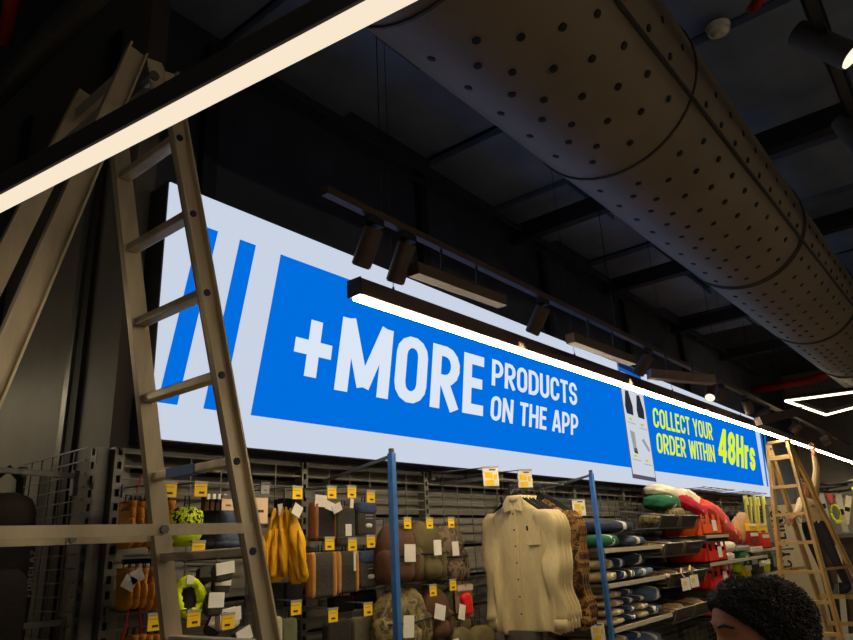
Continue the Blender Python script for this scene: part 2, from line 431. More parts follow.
sprint('garment_picture', emis('phone_grey', (0.32, 0.34, 0.36), SIGN_LEVEL), [phq(.6, .66), phq(.7, .64), phq(.92, .73), phq(.85, .75)], 4)

# ================================================================ air duct
DA, DB, DR = Vector((-1.5, 1.13, 3.9)), Vector((15.5, 0.93, 3.93)), 0.458
duct = thing('air_duct', 'big round dark perforated air duct running along under the ceiling', 'duct', (7, 1.03, 3.9 - DR))
M_duct = mat('duct_fabric', (114, 100, 84), 0.62, 0.15, 0.12, 2.2, 0.08, 8)
dd = (DB - DA); du = Vector((0, 0, 1)); dv = Vector((0, 1, 0))
def dpt(x, ang, r=DR):
    f_ = (x - DA.x) / dd.x; c = DA + dd * f_
    return c + (dv * cos(radians(ang)) + du * sin(radians(ang))) * r
sh = MB(); nsec = 69; seg = 40; vs_ = []; fs_ = []
for i in range(nsec):
    x = -1.5 + 0.25 * i
    for j in range(seg):
        a = 360 * j / seg
        vs_.append(dpt(x, a, DR * (1 - 0.012 * abs(sin(pi * x / 1.5)) * (0.5 + 0.5 * sin(radians(3 * a + 40 * x))))))
for i in range(nsec - 1):
    for j in range(seg):
        q = (j + 1) % seg; fs_.append((i * seg + j, i * seg + q, (i + 1) * seg + q, (i + 1) * seg + j))
fs_ += [tuple(range(seg)), tuple(range((nsec - 1) * seg, nsec * seg))]
sh.add(vs_, fs_); sh.build('duct_shell', M_duct, duct, smooth=True)
for x in [0.0, 1.5, 3.0, 5.25, 7.5, 9.75, 12.0]:
    for dx in (0, 0.045):
        r_ = MB(); vs_ = []; fs_ = []
        for j in range(seg):
            for q, (ox, rr) in enumerate(((-.006, DR), (-.006, DR + .009), (.006, DR + .009), (.006, DR))): vs_.append(dpt(x + dx + ox, 360 * j / seg, rr))
        for j in range(seg):
            k = (j + 1) % seg
            for q in range(3): fs_.append((j * 4 + q, k * 4 + q, k * 4 + q + 1, j * 4 + q + 1))
        r_.add(vs_, fs_); r_.build('joint_ring', mat('duct_ring', (70, 62, 54), 0.6, 0.3), duct)
        if x < 5: break
hb = MB()
for ri, a in enumerate((-66, -83, -93, -108, -124, -140, -158, -172)):
    for kx in range(56):
        x = 0.3 + kx * 0.24 + (0.12 if ri % 2 else 0.0)
        if any(abs(x - s) < 0.13 for s in (0, 1.5, 3, 5.27, 7.5, 9.75, 12)): continue
        ctr = dpt(x, a, DR + 0.001); e1 = Vector((1, 0, 0)); e2 = (dpt(x, a + 2) - dpt(x, a - 2)).normalized()
        nn = (dpt(x, a, 2) - dpt(x, a, 1)).normalized()
        top = [ctr + nn * .0015 + (e1 * cos(t * pi / 4) + e2 * sin(t * pi / 4)) * 0.017 for t in range(8)]
        hb.slab(top, -nn * .02)
ho = hb.build('perforation', M_dark, duct); ho['kind'] = 'stuff'
r_ = MB(); r_.tube([dpt(x * 0.5 - 1.5, -152, DR + .004) for x in range(35)], 0.010, 6); r_.build('seam', mat('duct_seam', (48, 42, 38), .7), duct)
for x in (1.0, 3.75, 6.5, 9.25, 12.0):
    r_ = MB(); r_.cyl(dpt(x, 90), dpt(x, 90) + Vector((0, 0, 0.5)), 0.006, 6); r_.build('hanger_rod', M_black, duct)

# ================================================================ linear LED lights
def pendant(label, a, b_, wid, hgt, em, cables, group=None, ztop=CZ + 0.05, hm=None, dw=.72):
    a, b_ = Vector(a), Vector(b_); d = (b_ - a).normalized()
    t = thing('linear_pendant_light', label, 'light', (a + b_) / 2, group)
    h = MB(); h.bar(a + Vector((0, 0, hgt / 2)), b_ + Vector((0, 0, hgt / 2)), hgt, wid)
    h.build('housing', hm or M_track, t, bevel=0.004)
    e = MB(); e.bar(a + d * 0.012 + Vector((0, 0, -.006)), b_ - d * 0.012 + Vector((0, 0, -.006)), 0.014, wid * dw); e.build('diffuser', em, t)
    for p in (a, b_):
        c = MB(); c.bar(p - d * .004 + Vector((0, 0, hgt / 2)), p + d * .004 + Vector((0, 0, hgt / 2)), hgt * 1.06, wid * 1.06); c.build('end_cap', M_black, t)
    for q in cables:
        p = a.lerp(b_, q); c = MB(); c.cyl(p + Vector((0, 0, hgt)), (p.x, p.y, ztop), 0.0018, 5); c.build('suspension_cable', M_black, t)
        c = MB(); c.cyl(p + Vector((0, 0, hgt)), p + Vector((0, 0, hgt + 0.03)), 0.006, 6); c.build('cable_gripper', M_black, t)
    return t
L1a, L1b = Vector((1.93, 1.9, 2.735)), Vector((8.24, 1.9, 2.80))
pendant('long black LED bar glowing white, crossing in front of the blue sign', L1a, L1b, 0.075, 0.075, M_led, (0.04, 0.32, 0.6, 0.92), dw=.55)
pendant('far LED bar above the wooden coloured stepladder, past the sign end', (8.28, 1.9, 2.80), (15.6, 1.9, 2.835), 0.075, 0.06, M_led, (0.06, 0.5, 0.9), dw=.55)
M_led2 = emis('led_diffuser_warm', (0.93, 0.79, 0.60), .80)
z2 = 2.55
pa, pb2 = PZ(0, 202, z2), PZ(386, 0, z2); dv2 = (pb2 - pa).normalized()
pendant('black linear light with cream diffuser crossing the top left corner', pa - dv2 * 0.9, pb2 + dv2 * 1.6, 0.050, 0.055, M_led2, (0.1, 0.95), hm=mat('matt_black', (48, 48, 48), .7))
M_led3 = emis('led_diffuser_fill', LED_TINT, 20.0)  # for the two bars added behind the camera to lift the room light
pendant('unseen LED bar added behind the viewer as fill light', (-1.2, -0.9, 3.0), (8.0, -0.9, 3.0), 0.075, 0.06, M_led3, (0.1, 0.5, 0.9))
pendant('unseen LED bar added in the alcove to light the left wall', (-.6, 4.6, 2.75), (1.0, 4.6, 2.75), 0.075, 0.06, emis('led_alcove_fill', LED_TINT, 40.0), (0.1, 0.9))  # bar added out of view to brighten the lower left wall
pendant('second unseen LED bar added behind the viewer as fill light', (-1.2, -3.0, 3.0), (8.0, -3.0, 3.0), 0.075, 0.06, M_led3, (0.1, 0.5, 0.9))
# angled frame of thin lights far right
tri = [PZ(785.5, 401, 3.4), PZ(826, 415, 3.4), PZ(875, 402, 3.4), PZ(870, 390, 3.4)]
fr_ = thing('frame_light', 'four-sided hanging frame of thin glowing LED tubes, far right', 'light', tri[0])
for i in range(4):
    a, b_ = tri[i], tri[(i + 1) % 4]; m = MB(); m.bar(a + Vector((0, 0, .045)), b_ + Vector((0, 0, .045)), 0.05, 0.03); s_ = m.build('frame_side', M_black, fr_)
    m = MB(); m.bar(a, b_, 0.022, 0.026); m.build('light_tube', emis('led_thin', LED_TINT, 5.0), s_)
    
    if i < 2: m = MB(); m.cyl(a + Vector((0, 0, .06)), (a.x, a.y, CZ + .05), 0.003, 5); m.build('suspension_cable', M_black, fr_)

# ================================================================ spot tracks
TY = 1.7; TZ = 3.0
trk = thing('lighting_track', 'dark lighting track hanging above the long LED bar', 'track', (6, TY, TZ))
m = MB(); m.bar((1.576, TY, TZ + .016), (13.5, TY, TZ + .016), 0.032, 0.035); m.build('rail', M_track, trk)
for x in (1.9, 4.2, 6.5, 9, 11.5): m = MB(); m.cyl((x, TY, TZ + .03), (x, TY, CZ + .05), 0.0025, 5); m.build('suspension_cable', M_black, trk)
for x in (2.75, 4.9): m = MB(); m.box((x, TY, TZ + 0.055), (0.16, 0.03, 0.04)); m.build('feed_connector', M_black, trk)
E_lens = emis('spot_lens', (1.0, 0.8, 0.5), 1.3)
def spot(label, top, bot, rad, lit=False, group='track spotlights above the blue sign', energy=0, ztrack=TZ, yt=TY, bm_=None):
    top, bot = Vector(top), Vector(bot); d = (bot - top).normalized()
    t = thing('track_spotlight', label, 'spotlight', top, group)
    m = MB(); m.cyl(top, bot, rad, 36); m.build('lamp_body', bm_ or M_track, t, smooth=False, bevel=0.003)
    m = MB(); m.cyl(bot + d * .0005, bot + d * 0.004, rad * .86, 36); m.build('lens', E_lens if lit else M_dark, t)
    neck = top + d * 0.03; m = MB(); m.tube([(top.x, yt, ztrack), (top.x, (yt + top.y) / 2, (ztrack + top.z) / 2), neck], 0.011, 8); m.build('neck', M_black, t)
    m = MB(); m.box((top.x, yt, ztrack - 0.018), (0.09, 0.034, 0.03)); m.build('adapter', M_black, t)
    if energy:
        ld = bpy.data.lights.new('spot_lamp', 'SPOT'); ld.energy = energy; ld.color = (1, .82, .58); ld.spot_size = radians(60); ld.spot_blend = .6; ld.shadow_soft_size = .03
        lo = bpy.data.objects.new('spot_lamp', ld); C.objects.link(lo); lo.parent = t
        lo.location = bot + d * .012 - top; lo.rotation_euler = d.to_track_quat('-Z', 'Y').to_euler()
    return t
spots = [((374, 227), (361, 266), .041, 'leftmost can spotlight on the track over the sign'),
         ((407, 242), (395, 282), .041, 'second can spotlight from the left on the track'),
         ((543, 302), (532, 333), .041, 'lone can spotlight above the word PRODUCTS'),
         ((648, 351), (638, 374), .042, 'can spotlight in front of the printed phone top'),
         ((711, 381), (710, 397.5), .045, 'can spotlight with a glowing lens above COLLECT YOUR'),
         ((721, 382), (717, 401), .042, 'can spotlight just right of the one with the glowing lens'),
         ((744, 392), (750, 413), .045, 'can spotlight tilted right, near the sign end'),
         ((767, 400), (757, 418), .05, 'can spotlight over the top right sign corner'),
         ((797, 418), (792, 432), .06, 'far can spotlight above the distant LED bar, left one'),
         ((828, 431), (822, 442), .07, 'far can spotlight above the distant LED bar, right one')]
for i, (tp, bt, rd, lb) in enumerate(spots):
    T = PY(tp[0], tp[1], TY); T.z = min(T.z, TZ - .05); Bp = PXx(bt[0], bt[1], T.x)
    if Bp.y < TY - .4 or Bp.y > TY + .5 or i in (4, 6): Bp = PY(bt[0], bt[1], TY)
    spot(lb, T, Bp, rd, lit=(i in (4,)), energy=(9 if i in (0, 1, 2, 3, 5) else 0))
def linbox(label, p0, p1, y0, y1, h, wd):
    a, b_ = PY(*p0, y0), PY(*p1, y1); t = thing('track_gear_box', label, 'fixture', (a + b_) / 2, 'gear boxes under the track')
    m = MB(); m.bar(a, b_, h, wd); m.build('case', M_track, t, bevel=0.004)
    for q in (.3, .7):
        p = a.lerp(b_, q); m = MB(); m.cyl(p, (p.x, p.y, max(TZ, p.z + .03)), 0.006, 6); m.build('bracket', M_black, t)
linbox('long dark box under the track between second and third spotlight', (413, 269), (502, 302), TY, TY, .055, .06)
linbox('long dark box under the track left of the printed phone', (570, 338), (632, 361), TY, TY, .06, .06)
linbox('dark box reaching out sideways right of the printed phone', (649, 374), (713, 380), TY + .05, 1.42, .07, .07)
# second track near the camera, top right
trk2 = thing('lighting_track', 'lighting track at the top right carrying the big spotlight', 'track', (6, .1, 3.55))
m = MB(); m.bar((2.0, .09, 3.56), (8.5, .09, 3.56), 0.034, 0.036); m.build('rail', M_black, trk2)
for x in (2.2, 5, 8): m = MB(); m.cyl((x, .09, 3.57), (x, .09, CZ + .05), 0.0025, 5); m.build('suspension_cable', M_black, trk2)
Sa = PD(797, 33, 2.75); Sb = PD(851, 57, 2.62)
spot('big can spotlight near the upper right corner', Sa, Sb, .052, True, 'spotlights at the right edge', 0, 3.55, .09, mat('matt_black', (48, 48, 48), .7))
Sa = PD(842, 120, 3.3); Sb = PD(866, 150, 3.2)
spot('can spotlight cut by the right edge below the big one', Sa, Sb, .052, True, 'spotlights at the right edge', 0, 3.55, .09, mat('matt_black', (48, 48, 48), .7))
# smoke detector, pipes, tray
sd = thing('smoke_detector', 'small white round smoke detector on the dark ceiling', 'detector', (3.924, .643, CZ - .04))
c = PZ(718, 28, CZ); m = MB(); m.cyl(c + Vector((0, 0, .01)), c + Vector((0, 0, -.03)), .075, 20, .065); m.build('base', M_white, sd)
m = MB(); m.cyl(c + Vector((0, 0, -.03)), c + Vector((0, 0, -.055)), .055, 20, .03); m.build('sensor_cap', M_white, sd)
M_red = mat('red_pipe_paint', (170, 32, 30), .4, 0, .1)
m = MB(); m.tube([PZ(12, -40, 4.3), PZ(12, 0, 4.3), PZ(5, 42, 4.3)], 0.035, 10); o = m.build('sprinkler_pipe', M_red, smooth=True); tag(o, 'red sprinkler pipe stub in the top left corner', 'pipe')
m = MB(); a_, b2 = PZ(-60, 150, 4.2), PZ(120, -35, 4.2); m.tube([a_, a_.lerp(b2, .5), b2], 0.07, 14); o = m.build('ceiling_pipe', mat('pipe_dark', (70, 68, 64), .5, .3), smooth=True); tag(o, 'dark grey pipe slanting through the top left corner', 'pipe')
m = MB(); m.tube([PZ(770, -22, 4.45), PZ(755, 6, 4.45), PZ(752, 9, 4.5)], 0.03, 10); o = m.build('sprinkler_pipe', M_red, smooth=True); tag(o, 'red sprinkler pipe at the top edge beside the smoke detector', 'pipe')
a_ = PZ(753, 390.5, 4.2); b2 = PZ(814, 379.5, 4.2); c2 = PZ(831, 372, 4.25)
m = MB(); m.tube([a_, a_.lerp(b2, .5), b2, b2.lerp(c2, .5), c2, c2 + Vector((0, -.4, .3))], 0.07, 10); o = m.build('sprinkler_pipe', M_red, smooth=True); tag(o, 'thick red pipe below the far end of the duct', 'pipe')
m = MB(); a_ = PZ(820, 225, 4.6); b2 = PZ(853, 217, 4.6); m.tube([a_, b2, b2 + (b2 - a_)], 0.02, 8); o = m.build('sprinkler_pipe', M_red, smooth=True); tag(o, 'thin red pipe right of the duct under the ceiling', 'pipe')
m = MB()
for y in (2.86, 2.98): m.bar((2.0, y, 4.52), (14, y, 4.52), .05, .02)
for k in range(40): m.bar((2.1 + .3 * k, 2.86, 4.505), (2.1 + .3 * k, 2.98, 4.505), .015, .02)
o = m.build('cable_tray', mat('tray_grey', (78, 78, 82), .5, .4)); tag(o, 'dark cable tray along the wall top above the sign', 'tray')
for x, lb in ((5.2, 'nearest'), (7.2, 'second'), (9.4, 'third'), (11.6, 'farthest')):
    m = MB(); m.bar((x, -4, 4.5), (x, 3.0, 4.5), .16, .10); o = m.build('ceiling_beam', mat('beam_dark', (40, 40, 44), .8)); tag(o, lb + ' dark beam crossing under the ceiling above the duct', 'beam', 'ceiling beams')
m = MB(); a_ = PD(757, 417, 9); m.bar(PY(758, 421, 1.75), PY(800, 411, 1.45), .09, .08); o = m.build('ceiling_bracket', M_track); tag(o, 'dark arm reaching from the sign end toward the frame light', 'bracket')

# ================================================================ ladders
def ladder(name, label, ctr, r, s, apex, f_run, b_run, top_half, grow, rungs, matl, rail_w=.066, rail_t=.026, spread_z=None, tape=None, rung_d=.034, rear_bars=(), plat=None, offs=(0, 0), cap=True):
    """ctr: apex point on plan; r: along the rungs; s: direction in which the sections spread"""
    r = Vector((*r, 0)).normalized(); s = Vector((*s, 0)).normalized(); ctr = Vector((*ctr, 0))
    t = thing(name, label, 'ladder', ctr)
    def pt(run, side, z): return ctr + s * ((offs[0] if run == f_run else offs[1] if run == b_run else 0) + run * (1 - z / apex)) + r * (side * (top_half + grow * (apex - z))) + Vector((0, 0, z))
    for run, nm, ztop in ((f_run, 'front_rail', apex), (b_run, 'rear_rail', apex + .02)):
        for side in (-1, 1):
            a, b_ = pt(run, side, 0), pt(run, side, ztop); sec = MB()
            d = (b_ - a).normalized(); nrm = r.cross(d).normalized()
            hw = rail_w / 2
            sec.bar(a, b_, rail_t * .35, rail_w, up=r)          # web
            for q in (-1, 1): sec.bar(a + nrm * q * (hw - .003) + r * side * rail_t * .4, b_ + nrm * q * (hw - .003) + r * side * rail_t * .4, rail_t, .006, up=r)
            rail = sec.build(nm, matl, t)
            f_ = MB(); f_.box(a + Vector((0, 0, .02)), (.075, .045, .04)); f_.build('rubber_foot', M_black, rail)
            if nm == 'front_rail':
                for z in rungs:
                    p = pt(run, side, z) + r * side * .006; mk = MB()
                    mk.cyl(p, p + r * side * .004, .011, 10)
                    mk.build('rung_end', mat('rivet_dark', (46, 44, 78), .5, .4), rail)
    for z in rungs:
        a, b_ = pt(f_run, -1, z), pt(f_run, 1, z); m = MB(); d = s * f_run / apex
        m.bar(a, b_, rung_d * .75, rung_d * 1.15); ru = m.build('rung', matl, t, bevel=.004)
        if tape and abs(z - tape) < .01:
            m = MB(); m.bar(a.lerp(b_, .42), a.lerp(b_, .78), rung_d * .75 + .004, rung_d * 1.15 + .004); m.build('blue_tape', mat('blue_tape', (52, 104, 186), .5), ru)
    for z in rear_bars:
        m = MB(); m.bar(pt(b_run, -1, z), pt(b_run, 1, z), .05, .018); m.build('rear_crossbar', matl, t)
    if plat:
        m = MB(); m.bar(pt(f_run, -1, plat), pt(f_run, 1, plat), .05, .09); m.build('top_step', matl, t)
    if cap: m = MB(); m.bar(pt(0, -1, apex + .015), pt(0, 1, apex + .015), .03, .11); m.build('top_cap', matl, t, bevel=.004)
    else: m = MB(); m.bar(pt(f_run, -1, apex - .02), pt(f_run, 1, apex - .02), .045, .03); m.build('top_bar', matl, t, bevel=.004)
    for side in (-1, 1):
        m = MB(); p = pt(0, side, apex - .06) ; m.cyl(p - r * .03, p + r * .03, .016, 10); m.build('hinge_pin', M_steel, t)
        m = MB(); p = pt(0, side, apex - .06) + r * side * .018; m.bar(p + s * f_run * .045 - Vector((0, 0, .09)), p + Vector((0, 0, .06)), .006, .05, up=r); m.build('hinge_plate', matl, t)
    if spread_z:
        for side in (-1, 1):
            a = pt(f_run, side, spread_z) + r * side * .02; b_ = pt(b_run, side, spread_z - .005) + r * side * .02; md = a.lerp(b_, .36)
            m = MB(); m.bar(a, md + (md - a) * .05, .028, .008); st = m.build('spreader_bar', matl, t)
            m = MB(); m.bar(md + r * side * .008, b_ + r * side * .008, .028, .008); m.build('spreader_bar', matl, t)
            m = MB(); m.cyl(md - r * .012, md + r * .022 * side, .011, 10); m.build('pivot', M_steel, st)
    return t
ladder('stepladder', 'large worn aluminium stepladder in front of the left sign end', (.875, 1.90), (0, 1), (1, 0), 3.2, .73, -.775, .158, .045,
       [.222 + .25 * k for k in range(12)], M_alu, spread_z=1.785, tape=1.972, rear_bars=(3.12, 2.98), offs=(.055, -.055), cap=False, rail_w=.060)
M_lad2 = mat('yellowish_ladder', (205, 170, 108), .4, .35, .15, 9)  # yellowish base tone for the whole far ladder
ladder('stepladder', 'distant yellowish stepladder at the right below the far LED bar', (9.42, 1.945), (.22, .97), (.97, -.24), 2.74, -.18, 1.12, .11, .08,
       [.26 + .325 * k for k in range(7)], M_lad2, rail_w=.075, rail_t=.034, spread_z=1.26, rung_d=.05, rear_bars=(.58, .90), plat=2.56)

# ================================================================ display wall fixtures
GY = 2.75; GT = 2.165
ups = [1.405 + .9935 * i for i in range(11)]
up_lab = ['first slotted upright, left of the mustard glove bundles', 'slotted upright just right of the yellow rain jackets', 'slotted upright above the brown and olive hunting caps', 'slotted upright behind the cream shirts',
          'slotted upright behind the folded green blanket shelves', 'slotted upright left of the upper wire bins', 'slotted upright above the green bundle in the top bin', 'slotted upright above the white and red scarves',
          'slotted upright behind the coral scarves', 'slotted upright left of the yellow-green poles', 'last slotted upright near the cycling board']
def upright(label, x, y, rot=0, w_=.042, group='slotted uprights of the display wall'):
    t = thing('slotted_upright', label, 'upright', (x, y, 0), group)
    rm = Matrix.Rotation(rot, 3, 'Z'); base = Vector((x, y, 0))
    def bx(mb, cx, cy, cz, sx, sy, sz): mb.box(base + rm @ Vector((cx, cy, 0)) + Vector((0, 0, cz)), (sx, sy, sz), rm)
    m = MB()
    for sx in (-1, 1): bx(m, sx * (w_ / 2 - .006), 0, GT / 2, .012, .004, GT); bx(m, sx * (w_ / 2 - .002), .025, GT / 2, .004, .05, GT)
    bx(m, 0, .05, GT / 2, w_, .004, GT)
    z = .03
    while z < GT: bx(m, 0, 0, z, w_ - .024, .004, .026); z += .055
    m.build('slotted_channel', M_steel, t)
    m = MB(); bx(m, 0, .02, GT / 2, w_ - .026, .004, GT); m.build('dark_inner', M_dark, t)
    return t
for x, lb in zip(ups, up_lab): upright(lb, x, GY - .006)
gp_lab = ['wire grid panel behind the mustard gloves and yellow jackets', 'wire grid panel behind the small dark hanging bags', 'wire grid panel between the hunting caps and the shirts', 'wire grid panel behind the shirts and camouflage jackets',
          'wire grid panel behind the rolled blanket shelves', 'wire grid panel behind the wire bins with tan caps', 'wire grid panel above the green bundle', 'wire grid panel above the white and red scarves', 'wire grid panel above the coral scarves', 'wire grid panel behind the yellow-green poles']
def gridwires(a0, a1, f, z0=.35, z1=GT - .02, dz=.052, nv=6):
    m = MB(); n = int((z1 - z0) / dz)
    for i in range(n + 1):
        z = z1 - i * dz; p, q = f(a0, z), f(a1, z); m.bar(p, q, .0055, .0055)
    for j in range(1, nv):
        a = a0 + (a1 - a0) * j / nv; m.bar(f(a, z0) + Vector((0, .006, 0)), f(a, z1) + Vector((0, .006, 0)), .0055, .0055, up=(1, 0, 0))
    return m
for i, lb in enumerate(gp_lab):
    a0, a1 = ups[i] + .022, ups[i + 1] - .022
    t = thing('wire_grid_panel', lb, 'grid panel', ((a0 + a1) / 2, GY, 0), 'wire grid panels of the display wall')
    m = gridwires(a0, a1, lambda a, z: Vector((a, GY, z))); o = m.build('wire_grid', M_wire, t); o['kind'] = 'stuff'
    for z in (.35, GT - .01):
        m = MB(); m.bar((a0, GY + .012, z), (a1, GY + .012, z), .02, .012); m.build('rim_bar', M_steel, t)
# side grid going back into the alcove
upright('slotted upright turned sideways at the alcove corner', 1.325, 2.80, pi / 2 * -1, .05, None)
t = thing('wire_grid_panel', 'wire grid panel going back into the alcove at the left', 'grid panel', (1.33, 3.1, 0))
m = gridwires(2.84, 3.46, lambda a, z: Vector((1.315, a, z)), z1=2.17); o = m.build('wire_grid', M_wire, t); o['kind'] = 'stuff'
m = MB(); m.box((1.315, 3.48, 1.08), (.04, .05, 2.16)); m.build('end_post', M_steel, t)
hp = PXx(75, 476, 1.31); t = thing('bag_arm', 'grey arm reaching left from the alcove grid, holding the dark backpack', 'display arm', hp)
m = MB(); m.bar(hp, hp + Vector((-.45, 0, .015)), .02, .02); m.build('arm', M_steel, t); m = MB(); m.box(hp + Vector((0, 0, -.03)), (.02, .03, .1)); m.build('clip', M_steel, t)
hp2 = PXx(62, 622, 1.31); t = thing('bag_arm', 'lower grey arm of the alcove grid near the bottom left', 'display arm', hp2)
m = MB(); m.bar(hp2, hp2 + Vector((-.45, 0, .0)), .02, .02); m.build('arm', M_steel, t); m = MB(); m.box(hp2 + Vector((0, 0, -.03)), (.02, .03, .1)); m.build('clip', M_steel, t)
# dark backpack
M_pack = mat('backpack_black', (34, 30, 29), .85, 0, .2, 20, .3)
bc = PXx(-6, 575, 1.1); bp = thing('backpack', 'black backpack hanging at the bottom left with small vertical white lettering', 'backpack', (bc.x, bc.y, bc.z - .45))
bc = bc + Vector((0, -.0, -.09))
m = MB(); m.soft(bc, (.25, .24, .78), .7, 22, 14, .03, 2); m.build('pack_body', M_pack, bp, True)
m = MB(); m.soft(bc + Vector((-.02, -.13, -.1)), (.18, .09, .42), .5, 18, 10, .02, 5); m.build('front_pocket', mat('backpack_panel', (48, 42, 38), .85, 0, .2, 20, .3), bp, True)
m = MB(); m.soft(bc + Vector((0, 0, .31)), (.22, .22, .17), .8, 18, 10, .03, 7); m.build('top_lid', mat('backpack_lid', (58, 48, 42), .85, 0, .2, 20, .3), bp, True)
m = MB(); m.tube([bc + Vector((-.05, 0, .36)), bc + Vector((-.045, 0, .45)), bc + Vector((.0, 0, .49)), bc + Vector((.045, 0, .45)), bc + Vector((.05, 0, .36))], .014, 8); m.build('carry_loop', M_pack, bp, True)
to = PY(31, 597, bc.y - .125); ttop = PY(36, 550, bc.y - .125); ux = ttop - to; vx = Vector((-.019, 0, 0))
lettering('FORCLAZ', lambda a, b: to + ux * a + vx * b, mat('pack_print', (112, 108, 102), .6), bp, 'letter', .17, .1)
for sx in (-1, 1):
    m = MB(); m.tube([bc + Vector((sx * .09, .12, .38)), bc + Vector((sx * .12, .2, .1)), bc + Vector((sx * .13, .15, -.3))], .02, 8); m.build('shoulder_strap', M_pack, bp, True)

# blue posts
def blue_post(label, x, y, ztop):
    t = thing('blue_post', label, 'post', (x, y, 0), 'blue posts of the display wall')
    m = MB(); m.box((x, y, ztop / 2), (.03, .03, ztop)); m.build('post', M_blue, t, bevel=.003)
    m = MB(); m.box((x, y, .01), (.09, .09, .02)); m.build('base_plate', M_blue, t)
    m = MB(); m.cyl((x, y, ztop - .002), (x, y, ztop + .022), .014, 8); m.build('top_pin', M_steel, t)
    m = MB(); m.bar((x, y + .012, ztop - .015), (x, GY - .012, ztop - .09), .016, .012); m.build('stay_arm', M_steel, t)
blue_post('blue steel post in front of the brown and camouflage caps', 2.523, 2.25, 2.16)
blue_post('light blue steel post left of the rolled blanket shelves', 4.70, 2.25, 2.17)

# price hooks
NH = [0]
def hook(px, py, what, y=2.42, big=False, z_up=.035):
    p = PY(px, py, y); t = thing('price_hook', what, 'display hook', (p.x, GY, p.z), 'hooks with price cards')
    wd, hd = (.056, .05) if not big else (.098, .105)
    zr = p.z + hd / 2 + .006
    for dx in (-.008, .008): m = MB(); m.cyl((p.x + dx, y + .01, zr), (p.x + dx, GY, zr + .01), .0028, 6); m.build('prong', M_wire, t)
    m = MB(); m.box((p.x, GY - .012, zr - .005), (.045, .008, .05)); m.build('back_plate', M_steel, t)
    rm = Matrix.Rotation(-.62 if big else 0, 3, 'Z')
    card = MB(); card.box((p.x, y, p.z), (wd, .004, hd), rm); c = card.build('price_card', M_yellow if not big else M_white, t)
    m = MB(); m.box((p.x, y + .001, p.z + hd / 2 + .004), (wd + .004, .008, .01), rm); m.build('card_clip', mat('clear_clip', (170, 165, 150), .3), t)
    NH[0] += 1; k = NH[0]
    if not big:
        m = MB(); m.box((p.x + .004 * (k % 3 - 1), y - .0025, p.z - .010), (wd * .42, .001, hd * .16)); m.build('printed_price', M_ink, c)
        m = MB(); m.box((p.x - .004, y - .0025, p.z + .013), (wd * .7, .001, hd * .05)); m.build('printed_line', mat('ink_soft', (190, 140, 30), .6), c)
    else:
        for dx, dz, sx, sz, mm in ((-.012, .01, .045, .035, M_yellow), (-.008, -.033, .05, .03, M_yellow), (.012, .042, .04, .008, M_ink), (.028, .0, .018, .03, M_yellow)):
            m = MB(); m.box(Vector((p.x, y, p.z + dz)) + rm @ Vector((dx, -.0025, 0)), (sx, .001, sz), rm); m.build('printed_block', mm, c)
    return t
for px, py, lb in [
    (169.7, 490.5, 'yellow price hook just right of the left ladder rail, upper row'), (200.7, 490, 'yellow price hook under the blue-taped ladder rung'),
    (165, 550, 'yellow price hook half hidden behind the left ladder rail'), (198.4, 549.5, 'yellow price hook below the lime mesh cover'), (193.6, 619.5, 'yellow price hook under the lime reflective loop'),
    (228, 622, 'yellow price hook right of the lime loop among white tags'), (155, 623, 'yellow price hook below the lower mustard gloves'),
    (297.3, 493.4, 'yellow price hook over the yellow rain jackets'), (331.8, 493, 'yellow price hook over the brown-edged dark bag'), (351.7, 492.6, 'yellow price hook over the plain charcoal bag'), (370.8, 497.4, 'yellow price hook over the upper navy-topped bag'),
    (329.7, 544.4, 'yellow price hook over the larger tan-sided bag'), (352.3, 545, 'yellow price hook over the narrower tan-sided bag'), (370.8, 542, 'yellow price hook over the lower navy-topped bag'),
    (296, 608.6, 'yellow price hook below the yellow rain jackets'), (333, 616, 'yellow price hook over the black net pouch'), (368, 610, 'yellow price hook over the grey-olive flat bag'),
    (407.5, 523.7, 'yellow price hook over the brown flap cap'), (429.5, 523.7, 'yellow price hook over the olive flap cap'), (451, 523, 'yellow price hook over the dark camouflage cap'),
    (433, 591, 'yellow price hook over the lower brown cap'), (453, 585.5, 'yellow price hook over the dark green cap')]:
    hook(px, py, lb)
for px, py, lb, y in [(490.8, 477, 'large white and yellow price card left of the shirt collar', 2.3), (525, 479, 'large price card above the shirt hangers, tilted', 2.3), (579, 508, 'large price card over the camouflage jackets', 2.3), (598, 632, 'large price card low beside the light blue post', 2.22)]:
    hook(px, py, lb, y, True)
for px, py, w_, h_, lb, m_ in [(260.5, 510, .075, .11, 'tall pale peach price card right of the near ladder rail', mat('peach_card', (236, 200, 165), .6, 0, .04)), (228, 504, .06, .05, 'small peach price card left of the near ladder rail', mat('peach_card', (236, 200, 165))), (265, 489, .045, .04, 'small clear empty card holder beside the near ladder rail', mat('clear_holder', (150, 150, 148), .2))]:
    p = PY(px, py, 2.44); t = thing('price_card', lb, 'price card', p)
    m = MB(); m.box(p, (w_, .004, h_)); c = m.build('card', m_, t); m = MB(); m.box(p + Vector((0, 0, h_ / 2 + .004)), (w_ + .004, .01, .012)); m.build('clip', M_steel, t)
    m = MB(); m.cyl(p + Vector((0, .005, h_ / 2)), (p.x, GY, p.z + h_ / 2), .003, 6); m.build('arm', M_wire, t)
    m = MB(); m.box(p + Vector((0, -.0025, -.005)), (w_ * .4, .001, h_ * .1)); m.build('printed_price', M_ink, c)

